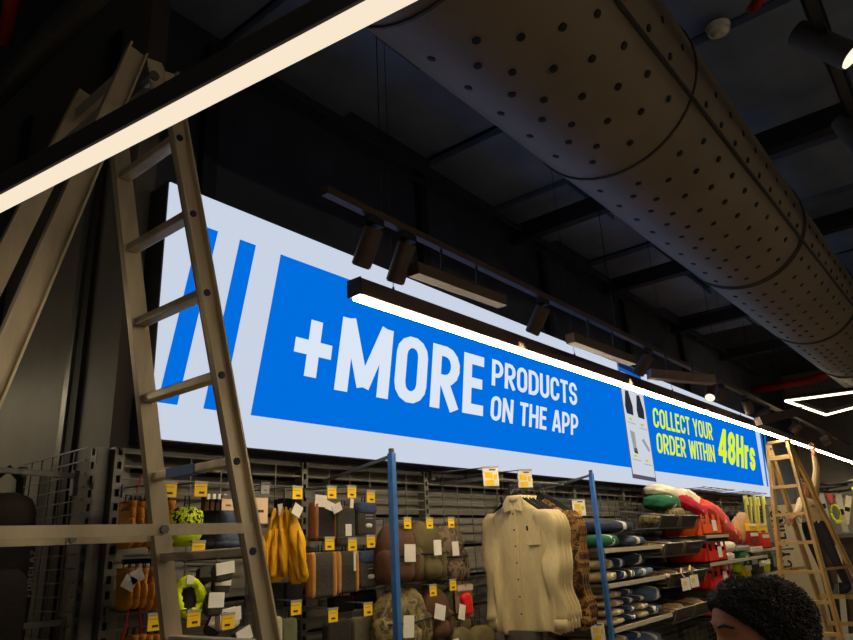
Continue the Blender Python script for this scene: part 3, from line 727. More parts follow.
# ================================================================ hanging goods
M_must = mat('mustard_leather', (196, 128, 28), .7, 0, .15, 12, .2)
M_lime = mat('lime_fabric', (190, 215, 10), .6, 0, .15, 14, .25)
M_limeb = mat('neon_yellow', (226, 246, 10), .5, 0, .1, 40, .5)
M_slate = mat('slate_blue_knit', (72, 84, 104), .9, 0, .15, 30, .3)
M_yell = mat('yellow_raincoat', (240, 178, 12), .5, 0, .12, 8, .25, 14)
M_char = mat('charcoal_canvas', (66, 62, 56), .9, 0, .15, 30, .3)
M_blk = mat('black_canvas', (42, 38, 35), .9, 0, .15, 30, .3)
M_tan = mat('tan_suede', (186, 130, 66), .85, 0, .12, 20, .2)
M_brn = mat('brown_suede', (142, 86, 48), .85, 0, .12, 20, .2)
M_navy = mat('navy_cloth', (52, 68, 98), .9, 0, .15, 25, .3)
M_olive = mat('olive_cloth', (98, 86, 52), .9, 0, .2, 18, .3)
M_brown = mat('brown_cloth', (90, 60, 38), .9, 0, .2, 18, .3)
M_green = mat('dark_green_cloth', (62, 66, 42), .9, 0, .15, 18, .3)
M_camoD = camo('camo_dark', [(52, 40, 34), (88, 70, 54), (118, 98, 76), (70, 56, 46)], 16)
M_camoG = camo('camo_olive', [(66, 58, 34), (112, 98, 56), (140, 124, 80), (84, 72, 44)], 16)
M_camoB = camo('camo_autumn', [(60, 40, 22), (116, 82, 42), (168, 128, 72), (88, 58, 28), (196, 160, 104)], 20)
def span(l, r, t, b, y):
    cy = (t + b) / 2; cxp = (l + r) / 2
    x0, x1 = PY(l, cy, y).x, PY(r, cy, y).x; z1, z0 = PY(cxp, t, y).z, PY(cxp, b, y).z
    return x0, x1, z0, z1
def strap(t, x, y, z0, z1, m_): m = MB(); m.tube([(x - .012, y, z0), (x - .01, y, z1), (x + .01, y, z1), (x + .012, y, z0)], .003, 5); m.build('hang_loop', m_, t)
def paper(t, px, py, y, w_, h_, m_=None, name='paper_label', rz=0):
    p = PY(px, py, y); m = MB(); m.box(p, (w_, .003, h_), Matrix.Rotation(rz, 3, 'Y')); o = m.build(name, m_ or M_white, t)
    return o
# mustard glove bundles: each flat glove is its own thing
def glove(label, px, t_, b_, y, wpx, seed, grp):
    x0, x1, z0, z1 = span(px - wpx / 2, px + wpx / 2, t_, b_, y); zc = (z0 + z1) / 2; xc = (x0 + x1) / 2; hh = z1 - z0; ww = x1 - x0
    t = thing('leather_glove', label, 'glove', (xc, y, z0), grp)
    m = MB(); n = 9; secs = []
    for k in range(n):
        f_ = k / (n - 1); wv = (.62 + .38 * sin(pi * min(1, f_ * 1.3 + .15)) if f_ < .75 else .86) * ww / 2 * (1.0 if k else .55)
        secs.append(((xc + .004 * sin(seed + f_ * 4), y, z0 + hh * f_), wv, .055 * (1 if 0 < k < n - 1 else .6)))
    m.loft(secs, 14, .7, .03, seed, 3); m.build('palm', M_must, t, True)
    m = MB(); m.loft([((xc, y, z1 - .03), ww * .46, .052), ((xc, y, z1 + .006), ww * .5, .056)], 14, .7); m.build('cuff', mat('mustard_cuff', (170, 106, 22), .8, 0, .1, 20, .2), t, True)
    m = MB(); m.soft((xc - ww * .2, y - .05, z0 + hh * .45), (ww * .5, .04, hh * .42), .7, 10, 8); m.build('thumb', M_must, t, True)
    strap(t, xc, y, z1, z1 + .03, M_dark)
ordn = ['first', 'second', 'third', 'fourth', 'fifth', 'sixth']
for i in range(5): glove('%s mustard leather glove from the left in the upper bundle' % ordn[i], 126 + 9.6 * i, 503 + i % 2, 549 - (i % 3), 2.60 - .012 * i, 9.3, i, 'mustard gloves, upper bundle')
for i in range(5): glove('%s mustard leather glove from the left in the middle bundle' % ordn[i], 124 + 7.4 * i, 570 - (i % 2), 610 - (i % 3), 2.60 - .012 * i, 7.2, i + 7, 'mustard gloves, middle bundle')
for i in range(5): glove('%s mustard leather glove from the left in the bottom bundle' % ordn[i], 128 + 7.4 * i, 637 - (i % 2), 680, 2.60 - .012 * i, 7.2, i + 13, 'mustard gloves, bottom bundle')
for j, (px, py) in enumerate(((129, 583), (137, 576))):
    p = PY(px, py, 2.50); m = MB(); m.box(p, (.05, .003, .045), Matrix.Rotation(.5 - .9 * j, 3, 'Y')); o = m.build('hang_tag', M_grey_card); tag(o, ('grey' if j == 0 else 'upper') + ' paper hang tag on the middle mustard gloves', 'tag')
for j, (px0, py0, px1, py1) in enumerate(((128, 610, 122, 640), (139, 609, 141, 640), (137, 492, 141, 475))):
    m = MB(); a, b_ = PY(px0, py0, 2.55), PY(px1, py1, 2.56); m.tube([a, a.lerp(b_, .5) + Vector((.004, 0, 0)), b_], .0035, 6); o = m.build('red_cord', mat('red_cord', (170, 30, 48), .6)); tag(o, ['left red cord hanging under the mustard gloves', 'right red cord hanging under the mustard gloves', 'short red cord above the mustard gloves'][j], 'cord')
# lime mesh cover
x0, x1, z0, z1 = span(165, 200, 507, 547, 2.52); t = thing('rain_cover', 'lime green bag cover with a mesh top behind the ladder', 'cover', ((x0 + x1) / 2, 2.52, z0))
m = MB(); m.soft(((x0 + x1) / 2, 2.52, z0 + .42 * (z1 - z0)), (x1 - x0, .12, .84 * (z1 - z0)), .8, 20, 12, .03, 3); m.build('lower_shell', M_lime, t, True)
m = MB(); m.soft(((x0 + x1) / 2, 2.515, z0 + .68 * (z1 - z0)), ((x1 - x0) * .92, .125, .62 * (z1 - z0)), .75, 26, 16, .07, 5, freq=7); m.build('mesh_top', camo('lime_mesh', [(20, 24, 14), (60, 70, 12), (222, 240, 10), (150, 170, 10)], 60), t, True)
strap(t, (x0 + x1) / 2, 2.5, z1 - .01, z1 + .04, M_dark)
# slate pouches with brown tops
for i, (l, r, tp, bt) in enumerate(((200, 216, 508, 530), (214, 236, 511, 531), (214, 239, 531, 549), (196, 216, 532, 550))):
    x0, x1, z0, z1 = span(l, r, tp, bt, 2.52 + .05 * (i == 0 or i == 3)); yy = 2.52 + .05 * (i == 0 or i == 3)
    t = thing('knit_beanie', ['dark slate beanie behind, left of the blue beanies', 'upper slate blue beanie behind the near ladder rail', 'lower slate blue beanie behind the near ladder rail', 'lower dark beanie right of the lime cover'][i], 'beanie', ((x0 + x1) / 2, yy, z0), 'beanies behind the ladder')
    mm = M_slate if i in (1, 2) else mat('dark_slate', (38, 42, 52), .9, 0, .15, 30, .3)
    m = MB(); m.soft(((x0 + x1) / 2, yy, (z0 + z1) / 2), (x1 - x0, .11, z1 - z0), .7, 18, 10, .03, i); m.build('crown', mm, t, True)
    m = MB(); m.loft([((x0 + x1) / 2 + 0, yy, z0 + .004) and (((x0 + x1) / 2, yy, z0 + .006), (x1 - x0) * .49, .057), (((x0 + x1) / 2, yy, z0 + .03), (x1 - x0) * .51, .06)], 18, .8); m.build('folded_brim', mm, t, True)
    strap(t, (x0 + x1) / 2, yy, z1 - .01, z1 + .02, M_dark)
for i in range(4):
    x0, x1, z0, z1 = span(203 + 5.5 * i, 207 + 5.5 * i, 494, 511, 2.5); t = thing('belt_strap', '%s short brown strap with white tip from the left, under the taped rung' % ordn[i], 'strap', ((x0 + x1) / 2, 2.5, z0), 'brown straps above the beanies')
    m = MB(); m.box(((x0 + x1) / 2, 2.5, (z0 + z1) / 2), (x1 - x0, .03, z1 - z0)); m.build('strap', mat('dark_brown', (72, 46, 32), .8), t, bevel=.003)
    m = MB(); m.box(((x0 + x1) / 2, 2.48, z1 - .012), (x1 - x0 - .004, .012, .02)); m.build('white_tip', M_white, t)
# lime reflective loop
pts = []
for k in range(25):
    a = 2 * pi * k / 24; pts.append(PY(189 + 12 * cos(a) + 3 * sin(a), 598 - 16.5 * sin(a) + 4 * cos(a), 2.5))
t = thing('reflective_loop', 'bright lime ruffled reflective loop low behind the ladder', 'loop', PY(189, 615, 2.5))
m = MB(); m.tube(pts, [.019 + .005 * sin(3.1 * k) + .003 * sin(7.3 * k) for k in range(25)], 10); m.build('ruffled_band', M_limeb, t, True)
m = MB(); m.soft(PY(190, 600, 2.53), (.07, .05, .15), .8, 12, 8, .08, 2); m.build('dark_lining', M_blk, t, True)
paper(t, 190, 580, 2.48, .03, .03, M_white, 'hang_tag')
# small packets with white cards
pk = [(226, 568, .085, .045, -.1), (224, 579, .075, .05, .05), (213, 587, .06, .045, -.35), (217, 600, .07, .055, .05), (207, 572, .06, .04, 0), (231, 615, .1, .05, -.1), (217, 622, .06, .05, .5), (245, 635, .07, .05, -.35)]
for i, (px, py, ww, hh, rz) in enumerate(pk):
    p = PY(px, py, (2.44, 2.50, 2.56, 2.44, 2.6, 2.46, 2.52, 2.42)[i]); rm = Matrix.Rotation(rz, 3, 'Y')
    t = thing('accessory_packet', ['white-carded packet at the top of the packet cluster', 'packet with a light square card below the topmost one', 'tilted packet with a crumpled white card', 'packet with a plain white square card near the lime loop', 'dim grey packet left in the cluster', 'white ruffled packet beside a low price card', 'crumpled white packet left of a low price card', 'tilted white packet at the near ladder rail, lowest'][i], 'packet', p, 'carded packets behind the ladder')
    m = MB(); m.soft(p + Vector((0, .022, -.015)), (ww * 1.1, .034, hh * 1.6), .5, 14, 8, .05, i, rm); m.build('pouch', M_char if i != 5 else M_white, t, True)
    m = MB(); m.box(p + Vector((0, .004, 0)), (ww, .004, hh), rm); m.build('card', M_white if i != 4 else M_grey_card, t)
    m = MB(); m.cyl(p + Vector((0, .03, hh * .5)), p + Vector((0, GY - p.y, hh * .5 + .01)), .003, 5); m.build('peg', M_wire, t)
# yellow rain jackets
def leaf(t, name, top, bot, wx, wy, mm, seed, bend=0.0):
    top, bot = Vector(top), Vector(bot); secs = []; n = 14
    for k in range(n):
        f_ = k / (n - 1); p = bot.lerp(top, f_); wv = (.72 + .5 * f_ if f_ < .55 else 1.0 - (f_ - .55) * 1.5) * (1 if k else .7)
        secs.append((p + Vector((bend * sin(pi * f_), 0, 0)), wx * wv, wy * wv))
    m = MB(); m.loft(secs, 20, .75, .14, seed, 3); return m.build(name, mm, t, True)
yj = [((277, 508), (267, 583), 7.5, 2.56, 'leftmost hanging yellow rain jacket'), ((281, 507), (276, 582), 7, 2.53, 'second hanging yellow rain jacket from the left'), ((284, 507), (287, 577), 7, 2.50, 'third hanging yellow rain jacket from the left'),
      ((288, 507), (297, 584), 6.5, 2.47, 'fourth hanging yellow rain jacket, leaning right'), ((292, 508), (303, 582), 6, 2.44, 'rightmost hanging yellow rain jacket'), ((258, 530), (260, 578), 6, 2.5, 'yellow rain jacket half hidden behind the near ladder rail')]
for i, (tp, bt, wpx, y, lb) in enumerate(yj):
    a, b_ = PY(*tp, y), PY(*bt, y); wx = wpx * .0076 * (y / 2.75) * .95
    t = thing('rain_jacket', lb, 'jacket', b_, 'yellow rain jackets')
    leaf(t, 'jacket_body', a, b_, wx, .022, M_yell, i * 2.3, 0)
    q0 = PY(tp[0] + .35 * (bt[0] - tp[0]) + (3 if i > 2 else -3), tp[1] + 22, y - .03); q1 = PY(bt[0] + (2 if i > 2 else -3), bt[1] - 4, y - .03)
    leaf(t, 'sleeve', q0, q1, wx * .4, .014, M_yell, i + 9, 0)
    m = MB(); m.box(a + Vector((0, 0, .012)), (.018, .02, .05)); m.build('black_clip', M_dark, t)
    if i in (1, 4): m = MB(); m.box(a + Vector((.005 if i == 4 else -.015, -.03, -.012)), (.05, .003, .05), Matrix.Rotation(.5 if i == 4 else -.15, 3, 'Y')); m.build('paper_label', M_white, t)
# small bags in the second bay
def hang_bag(label, l, r, tp, bt, y, body, trim=None, top=None, lab=(), mark=False, thick=.055, both=True):
    x0, x1, z0, z1 = span(l, r, tp, bt, y); xc = (x0 + x1) / 2; ww = x1 - x0; hh = z1 - z0
    t = thing('small_bag', label, 'bag', (xc, y, z0), 'small bags on hooks')
    m = MB(); m.soft((xc, y, (z0 + z1) / 2), (ww, thick, hh), .28, 22, 14, .02, l); m.build('bag_body', body, t, True)
    if trim:
        for sx in ((-1, 1) if both else (-1,)):
            m = MB(); m.soft((xc + sx * (ww / 2 - .008), y - .008, (z0 + z1) / 2), (.022, thick * 1.0, hh * .99), .3, 12, 10, .02, 3); m.build('side_trim', trim, t, True)
    if top:
        m = MB(); m.soft((xc, y - .004, z1 - hh * .16), (ww * 1.03, thick * 1.06, hh * .36), .4, 18, 8, .04, 2); m.build('top_flap', top, t, True)
    m = MB(); m.tube([(xc - ww * .36, y - thick * .40, z1 - hh * .2 if not top else z1 - hh * .36), (xc + ww * .36, y - thick * .40, z1 - hh * .2 if not top else z1 - hh * .36)], .004, 6); m.build('zip', M_dark, t)
    strap(t, xc, y, z1 - .02, z1 + .03, M_dark)
    for (px, py, ww2, hh2, rz) in lab: paper(t, px, py, y - thick * .56, ww2, hh2, None, 'paper_label', rz)
    if mark:
        m = MB(); m.soft((xc + .01, y - thick * .5, z0 + hh * .3), (.05, .008, .022), .8, 10, 6); m.build('white_print', M_white, t, True)
        for q in (0, .016): m = MB(); m.box((xc + .012, y - thick * .51, z0 + hh * .52 + q), (.055, .002, .004)); m.build('print_line', M_grey_card, t)
    return t
hang_bag('black bag with brown edges and a white tag, upper row', 311, 333, 502, 541, 2.54, M_blk, M_brn, lab=((321, 501, .075, .055, .05), (330, 506, .06, .04, .3)))
hang_bag('plain charcoal bag with a small white label, upper row', 334, 352, 507, 546, 2.52, M_char, lab=((348.5, 530, .04, .055, 0), (337, 508, .06, .04, -.4)))
hang_bag('charcoal bag with a navy top and white print, upper row', 354, 373, 503, 536, 2.53, M_char, None, M_navy, ((351.5, 509, .022, .1, .1),), True)
hang_bag('larger charcoal bag with tan sides, lower row', 308, 332, 552, 598, 2.53, M_char, M_tan)
hang_bag('narrower charcoal bag with tan sides, lower row', 334, 354, 551, 593, 2.53, M_char, M_tan, lab=((355, 561, .02, .09, 0),))
hang_bag('charcoal bag with a navy top and white print, lower row', 356, 375, 551, 588, 2.53, M_char, None, M_navy, (), True)
hang_bag('black net pouch at the bottom below the tan-sided bags', 325, 348, 620, 660, 2.54, M_blk)
hang_bag('grey-olive flat bag at the bottom left of the camouflage cap', 351, 379, 616, 660, 2.54, mat('grey_olive', (92, 86, 66), .9, 0, .15, 20, .3))
hang_bag('black bag below the yellow rain jackets', 266, 281, 583, 610, 2.56, M_dark); hang_bag('second black bag below the yellow rain jackets', 282, 300, 582, 606, 2.55, M_dark)
hang_bag('sage green pouch at the bottom right of the near ladder rail', 279, 294, 618, 660, 2.54, mat('sage', (104, 108, 80), .9, 0, .15, 20, .3)); hang_bag('cream packet beside the near ladder rail at the bottom', 266, 279, 617, 660, 2.53, mat('cream', (205, 195, 160), .8, 0, .1, 20, .2))
hang_bag('narrow brown-edged bag left of the larger tan-sided bag', 301, 308, 553, 590, 2.58, M_brn)
hang_bag('black bag under the lower navy-topped bag', 330, 352, 596, 612, 2.6, M_dark); hang_bag('dark bag under the tan-sided bags, rightmost', 353, 374, 590, 608, 2.6, M_dark)
# hunting caps with ear flaps
def cap(label, l, r, tp, bt, y, mm, lab, seed, flapm=None):
    x0, x1, z0, z1 = span(l, r, tp, bt, y); xc = (x0 + x1) / 2; ww = x1 - x0; hh = z1 - z0
    t = thing('flap_cap', label, 'cap', (xc, y, z0), 'hunting caps on hooks')
    m = MB(); m.soft((xc, y, z0 + hh * .60), (ww, .11, hh * .84), .85, 26, 16, .06, seed, freq=4); m.build('crown', mm, t, True)
    m = MB(); m.soft((xc - ww * .06, y - .05, z0 + hh * .22), (ww * .62, .09, hh * .40), .8, 18, 10, .05, seed + 2); m.build('peak', flapm or mm, t, True)
    for sx in (-1, 1): m = MB(); m.soft((xc + sx * ww * .38, y - .01, z0 + hh * .30), (ww * .3, .11, hh * .58), .7, 14, 10, .05, seed + sx); m.build('ear_flap', mm, t, True)
    m = MB(); m.tube([(xc - ww * .42, y - .06, z0 + hh * .46), (xc, y - .088, z0 + hh * .44), (xc + ww * .42, y - .06, z0 + hh * .46)], .005, 6); m.build('seam_band', M_dark, t)
    strap(t, xc, y, z1 - .02, z1 + .03, M_dark)
    p = PY(lab[0], lab[1], y - .10); m = MB(); m.box(p, (lab[2], .003, lab[3]), Matrix.Rotation(lab[4], 3, 'Y')); m.build('paper_label', M_white, t)
cap('brown flap cap behind the blue post, upper row', 378, 413, 525, 584, 2.47, M_brown, (410, 553, .085, .085, .03), 1)
cap('olive flap cap with wrinkled side, upper row', 410, 439, 523, 581, 2.55, M_olive, (437.5, 547.5, .065, .08, 0), 2)
cap('dark camouflage flap cap, upper row right', 434, 462, 527, 583, 2.64, M_camoD, (455.5, 548.5, .062, .08, -.03), 3)
cap('olive camouflage cap behind the blue post, lower row', 374, 424, 589, 650, 2.47, M_camoG, (408.7, 626.5, .08, .1, .08), 4)
cap('brown cap with a white label, lower row', 419, 446, 589, 640, 2.55, M_brown, (440, 612, .09, .075, .25), 5)
cap('dark green cap with a white label, lower row', 441, 467, 588, 634, 2.63, M_green, (462, 612, .06, .08, .25), 6, M_olive)
cap('half hidden camouflage cap at the very bottom, left of the blue post', 372, 394, 622, 660, 2.60, M_camoG, (391, 637, .07, .07, 0), 7)
cap('olive cap lying low between the caps and the shirts, left one', 449, 470, 628, 660, 2.52, M_olive, (456, 644, .05, .05, 0), 8); cap('olive cap lying low between the caps and the shirts, right one', 468, 492, 626, 660, 2.54, M_olive, (478, 646, .05, .05, 0), 9)
x0, x1, z0, z1 = span(456, 473, 584, 618, 2.56); t = thing('blister_pack', 'red whistle tool in a clear blister pack right of the caps', 'blister pack', ((x0 + x1) / 2, 2.56, z0))
m = MB(); m.box(((x0 + x1) / 2, 2.565, (z0 + z1) / 2), (x1 - x0, .004, z1 - z0)); m.build('backing_card', mat('blister_card', (150, 110, 96), .4), t)
m = MB(); m.soft(((x0 + x1) / 2, 2.545, z0 + .4 * (z1 - z0)), ((x1 - x0) * .5, .04, (z1 - z0) * .66), .5, 12, 10, .05, 1, Matrix.Rotation(-.2, 3, 'Y')); m.build('red_tool', mat('red_plastic', (225, 34, 26), .35), t, True)
m = MB(); m.box(((x0 + x1) / 2, 2.55, z1 - .02), ((x1 - x0) * .9, .004, .03)); m.build('header', mat('header_card', (196, 176, 160), .5), t)
m = MB(); m.cyl(((x0 + x1) / 2, 2.54, z1 - .01), ((x0 + x1) / 2, GY, z1), .003, 6); m.build('peg', M_wire, t)

# ================================================================ shirts on the rail
RX0, RX1, RY, RZ = 3.5, 4.4, 2.335, 2.085
t = thing('garment_rail', 'garment rail of the shirts and camouflage jackets with two wall arms', 'rail', ((RX0 + RX1) / 2, RY, RZ))
m = MB(); m.cyl((RX0, RY, RZ), (RX1, RY, RZ), .011, 10); m.build('rail_bar', M_steel, t)
for x in (RX0 + .05, RX1 - .05):
    m = MB(); m.bar((x, RY - .06, RZ + .012), (x, GY, RZ + .015), .02, .012); m.build('rail_arm', M_steel, t)
M_shirt = mat('cream_check_cloth', (220, 200, 150), .85, 0, .06, 60, .9, 11, (1, 1, .35))
def make_shirt(label, mm, sc=1.0, grp='shirts on the rail', wid=1.0, full=True):
    t = thing('long_sleeve_shirt', label, 'shirt', (0, 0, 0), grp)
    m = MB(); secs = []
    prof = [(-.80, .240, .016), (-.77, .245, .022), (-.6, .236, .026), (-.45, .226, .027), (-.3, .220, .028), (-.18, .222, .030), (-.11, .214, .030), (-.07, .175, .030), (-.04, .112, .032), (-.015, .075, .034), (.0, .066, .034)]
    fine = []
    for k in range(len(prof) - 1):
        for q in range(3):
            f_ = q / 3; fine.append([prof[k][j] + (prof[k + 1][j] - prof[k][j]) * f_ for j in range(3)])
    fine.append(prof[-1])
    vs_ = []; fs_ = []; seg = 44
    for k, (z, hy, hx) in enumerate(fine):
        drop = max(0, min(1, (-z - .05) / .5))
        for i in range(seg):
            a = 2 * pi * i / seg; y = hy * math.copysign(abs(cos(a)) ** .75, cos(a)); x = hx * math.copysign(abs(sin(a)) ** .7, sin(a))
            rip = drop * (.020 * abs(sin(y * 20 + 1.2 * sin(z * 4))) - .012 + .010 * sin(y * 70 + z * 7)) + .007 * sin(z * 15 + y * 22) * min(1, drop * 2)
            vs_.append(Vector((x * .72 + rip, y * wid, z * sc + (.012 * cos(3 * a) if k == 0 else 0))))
    for k in range(len(fine) - 1):
        for i in range(seg):
            j = (i + 1) % seg; fs_.append((k * seg + i, k * seg + j, (k + 1) * seg + j, (k + 1) * seg + i))
    fs_ += [tuple(range(seg)), tuple(range((len(fine) - 1) * seg, len(fine) * seg))]
    m.add(vs_, fs_); m.build('shirt_body', mm, t, True)
    for sd in (-1, 1):
        m = MB(); secs = []; n = 18
        for k in range(n):
            f_ = k / (n - 1); y = sd * (.195 + .10 * f_ - .035 * f_ * f_ + .012 * sin(f_ * 7)) * wid; z = (-.075 - .66 * f_) * sc
            secs.append(((.014 * sin(f_ * 9 + sd), y, z), .022 + .007 * sin(f_ * 13), (.072 - .030 * f_ + .007 * sin(f_ * 17 + sd)) * (.6 if k in (0,) else 1)))
        m.loft(secs[::-1], 16, .9, .05, sd, 3); slv = m.build('sleeve', mm, t, True)
        z = (-.075 - .66) * sc; y = sd * (.195 + .10 - .035) * wid
        m = MB(); m.loft([((0, y, z - .045), .020, .040), ((0, y, z + .012), .021, .042)], 16, .9); m.build('cuff', mm, slv, True)
    if full:
        for sd in (-1, 1):
            m = MB(); m.slab([(-.036, sd * .004, -.055), (-.040, sd * .060, -.075), (-.034, sd * .075, -.022), (-.018, sd * .052, .022), (-.030, sd * .02, .0)], (.006, 0, 0)); m.build('collar', mm, t)
        m = MB(); m.loft([((0, 0, -.012), .036, .062), ((0, 0, .026), .030, .054)], 16); m.build('collar_stand', mm, t, True)
        m = MB()
        for k in range(12):
            z = -.06 - .06 * k; m.box((-.031 + .012 * sin(.004 * 44 + 1.5 * sin(z * 5)) * max(0, min(1, (-z - .05) / .5)) , .004, z * sc - .03), (.006, .03, .064))
        m.build('placket', mm, t)
        for k in range(7):
            m = MB(); z = (-.09 - .1 * k) * sc; m.cyl((-.040, .004, z), (-.0425, .004, z), .006, 8); m.build('button', mat('dark_button', (92, 72, 44), .4), t)
        m = MB(); m.box((-.034, -.12, -.23 * sc), (.004, .1, .11)); m.build('chest_pocket', mm, t)
        m = MB(); m.box((-.038, -.085, -.185 * sc), (.002, .012, .028)); m.build('woven_label', M_dark, t)
    h = MB(); h.tube([(0, -.17, -.075), (0, -.08, -.01), (0, 0, .045), (0, .08, -.01), (0, .17, -.075)], .007, 6)
    h = h.build('hanger', M_dark, t); hk = MB(); hk.tube([(0, 0, .045), (0, 0, .085), (0, -.012, .105), (0, .0, .122), (0, .014, .108)], .004, 6); hk.build('hanger_hook', M_wire, h)
    return t
sh0 = make_shirt('front cream checked long-sleeve shirt with dark buttons on the rail', M_shirt, .95, wid=.87)
SXp = [3.765, 3.807, 3.849, 3.891, 3.933]
sl = ['', 'second cream shirt on the rail, directly behind the front one', 'third cream shirt on the rail', 'fourth cream shirt on the rail', 'last cream shirt on the rail, before the camouflage jackets']
for i, x in enumerate(SXp):
    o = sh0 if i == 0 else copy_tree(sh0)
    o.location = (x, RY + .005 * (i % 2), RZ - .115)
    o.rotation_euler.z = (.05, .02, -.02, .02, -.01)[i]
    if i: o['label'] = sl[i]
cj0 = make_shirt('front camouflage jacket on the rail right of the cream shirts', M_camoB, .97, 'camouflage jackets on the rail', .84, False)
for i, x in enumerate((4.09, 4.145, 4.20)):
    o = cj0 if i == 0 else copy_tree(cj0)
    o.location = (x, RY + .01 * i, RZ - .115)
    if i: o['label'] = ('', 'middle camouflage jacket on the rail', 'rear camouflage jacket on the rail beside the light blue post')[i]
m = MB(); m.loft([((3.80, RY + .05, 1.02), .06, .12), ((3.80, RY + .05, 1.22), .07, .13)], 14); o = m.build('folded_trousers', M_char, smooth=True); tag(o, 'dark trousers showing below the cream shirt hems', 'trousers')
m = MB(); m.cyl((3.80, RY + .05, 1.2), (3.80, GY, 1.24), .006, 6); m.build('trouser_peg', M_wire, o)

# ================================================================ blanket shelves
def shelf(label, x0, x1, y0, y1, z, grp, m_=None):
    t = thing('shelf', label, 'shelf', ((x0 + x1) / 2, y1, z), grp)
    m = MB(); m.box(((x0 + x1) / 2, (y0 + y1) / 2, z - .012), (x1 - x0, y1 - y0, .012)); m.build('board', m_ or M_steel, t)
    m = MB(); m.box(((x0 + x1) / 2, y0, z - .015), (x1 - x0, .014, .030)); m.build('front_lip', mat('shelf_lip', (188, 178, 156), .5, .1, .08), t)
    for x in (x0 + .02, x1 - .02): m = MB(); m.box((x, (y0 + y1) / 2, z - .04), (.006, y1 - y0, .04), taper=1); m.build('bracket', M_steel, t)
shz = [1.645, 1.41, 1.124, .87]
for z, lb in zip(shz, ('top shelf with the green and navy blankets', 'second shelf holding beige and navy rolls', 'third shelf carrying four layers of rolls', 'lowest visible shelf of rolls at the frame bottom')): shelf(lb, 4.75, 5.84, 2.25, GY - .01, z, 'blanket shelves')
M_beige = mat('beige_fleece', (176, 156, 116), .95, 0, .12, 30, .4); M_navyf = mat('navy_fleece', (46, 66, 112), .95, 0, .15, 30, .4); M_grn = mat('bottle_green_fleece', (24, 92, 60), .95, 0, .15, 30, .4)
M_gnavy = mat('grey_navy_fleece', (66, 74, 96), .95, 0, .15, 30, .4); M_bgrey = mat('blue_grey_fleece', (98, 116, 146), .95, 0, .15, 30, .4); M_dgrey = mat('dark_grey_fleece', (74, 68, 60), .95, 0, .15, 30, .4); M_ink2 = mat('ink_navy_fleece', (40, 46, 68), .95, 0, .15, 30, .4)
M_band = mat('paper_band', (226, 222, 208), .6, 0, .04)
def proj(p):
    c = R.transposed() @ (Vector(p) - EYE); return CX - F * c.x / c.z, CY + F * c.y / c.z
def roll(label, x0, x1, z0, h, mm, bandat=.5, seed=0, y0=2.27, dep=.40, tilt=0):
    """folded fleece lying on a shelf, a paper band around its middle"""
    xc = (x0 + x1) / 2; ln = x1 - x0; zc = z0 + h / 2; yc = y0 + dep / 2
    t = thing('folded_blanket', label, 'blanket', (xc, yc, z0), 'folded blankets on the shelves')
    m = MB(); n = 13; secs = []
    for k in range(n):
        f_ = k / (n - 1); q = min(1, (sin(pi * min(max(f_, .03), .97))) ** .28); pin = 1 - .10 * math.exp(-((f_ - bandat) / .10) ** 2)
        secs.append(((x0 + ln * f_, yc, zc + tilt * (f_ - .5)), dep / 2 * min(1, q * 1.1) * (1 - .03 * (1 - pin)), h / 2 * q * pin * .99))
    m.loft(secs, 24, .62, .018, seed, 3, 'x'); m.build('folded_fabric', mm, t, True)
    m = MB(); xb = x0 + ln * bandat; zb_ = zc + tilt * (bandat - .5); m.loft([((xb + dx, yc, zb_), dep / 2 * 1.006, h / 2 * .93) for dx in (-.03, -.01, .01, .03)], 24, .62, 0, 0, 3, 'x'); m.build('paper_band', M_band, t, True)
    m = MB(); m.tube([(x0 + ln * .06, y0 + .02, zc - h * .05), (x0 + ln * .3, y0 + .003, zc - h * .08), (x0 + ln * .42, y0 + .002, zc - h * .08)], .003, 5); m.build('fold_edge', mm, t, True)
S1, S2, S3, S4 = shz
for i, a in enumerate([('bottle green blanket on the top shelf', 4.78, 5.17, S1, .105, M_grn, .66), ('grey-navy blanket at the right of the top shelf', 5.20, 5.68, S1, .085, M_gnavy, .62), ('large navy blanket lying on top of the top shelf pile', 4.92, 5.52, S1 + .10, .105, M_ink2, .86),
    ('beige blanket, lower left of the second shelf', 4.77, 5.02, S2, .085, M_beige, .55), ('beige blanket, upper left of the second shelf', 4.77, 4.98, S2 + .086, .085, M_beige, .5), ('navy blanket, lower middle of the second shelf', 5.025, 5.175, S2, .082, M_navyf, .7), ('navy blanket, upper middle of the second shelf', 4.99, 5.165, S2 + .084, .085, M_navyf, .8),
    ('small brown blanket beside the navy ones on the second shelf', 5.18, 5.31, S2, .085, M_dgrey, .6), ('big dark navy blanket at the right of the second shelf', 5.22, 5.62, S2 + .087, .11, M_ink2, .72), ('blue-grey blanket at the right end of the second shelf', 5.32, 5.74, S2, .085, M_bgrey, .35)]):
    roll(*a[:6], min(a[6], .5), seed=i)
lay = ['bottom', 'second', 'third', 'top']
for r_i in range(4):
    z = S3 + .001 + .058 * r_i
    roll('beige blanket in the left column of the third shelf, %s layer' % lay[r_i], 4.77, 5.07, z, .057, M_beige, .5, r_i); roll('navy blanket in the middle column of the third shelf, %s layer' % lay[r_i], 5.075, 5.245, z + .004, .054, M_navyf, .45, r_i + 4)
    if r_i < 3: roll('brownish blanket in the right column of the third shelf, %s layer' % lay[r_i], 5.25, 5.50, z, .06 - .002 * r_i, M_beige if r_i != 2 else M_dgrey, .42, r_i + 8)
roll('large blue-grey blanket on the right of the third shelf', 5.51, 5.80, S3 + .09, .13, M_bgrey, .55, 4); roll('grey blanket under the large blue-grey one on the third shelf', 5.51, 5.80, S3, .085, M_gnavy, .3, 5)
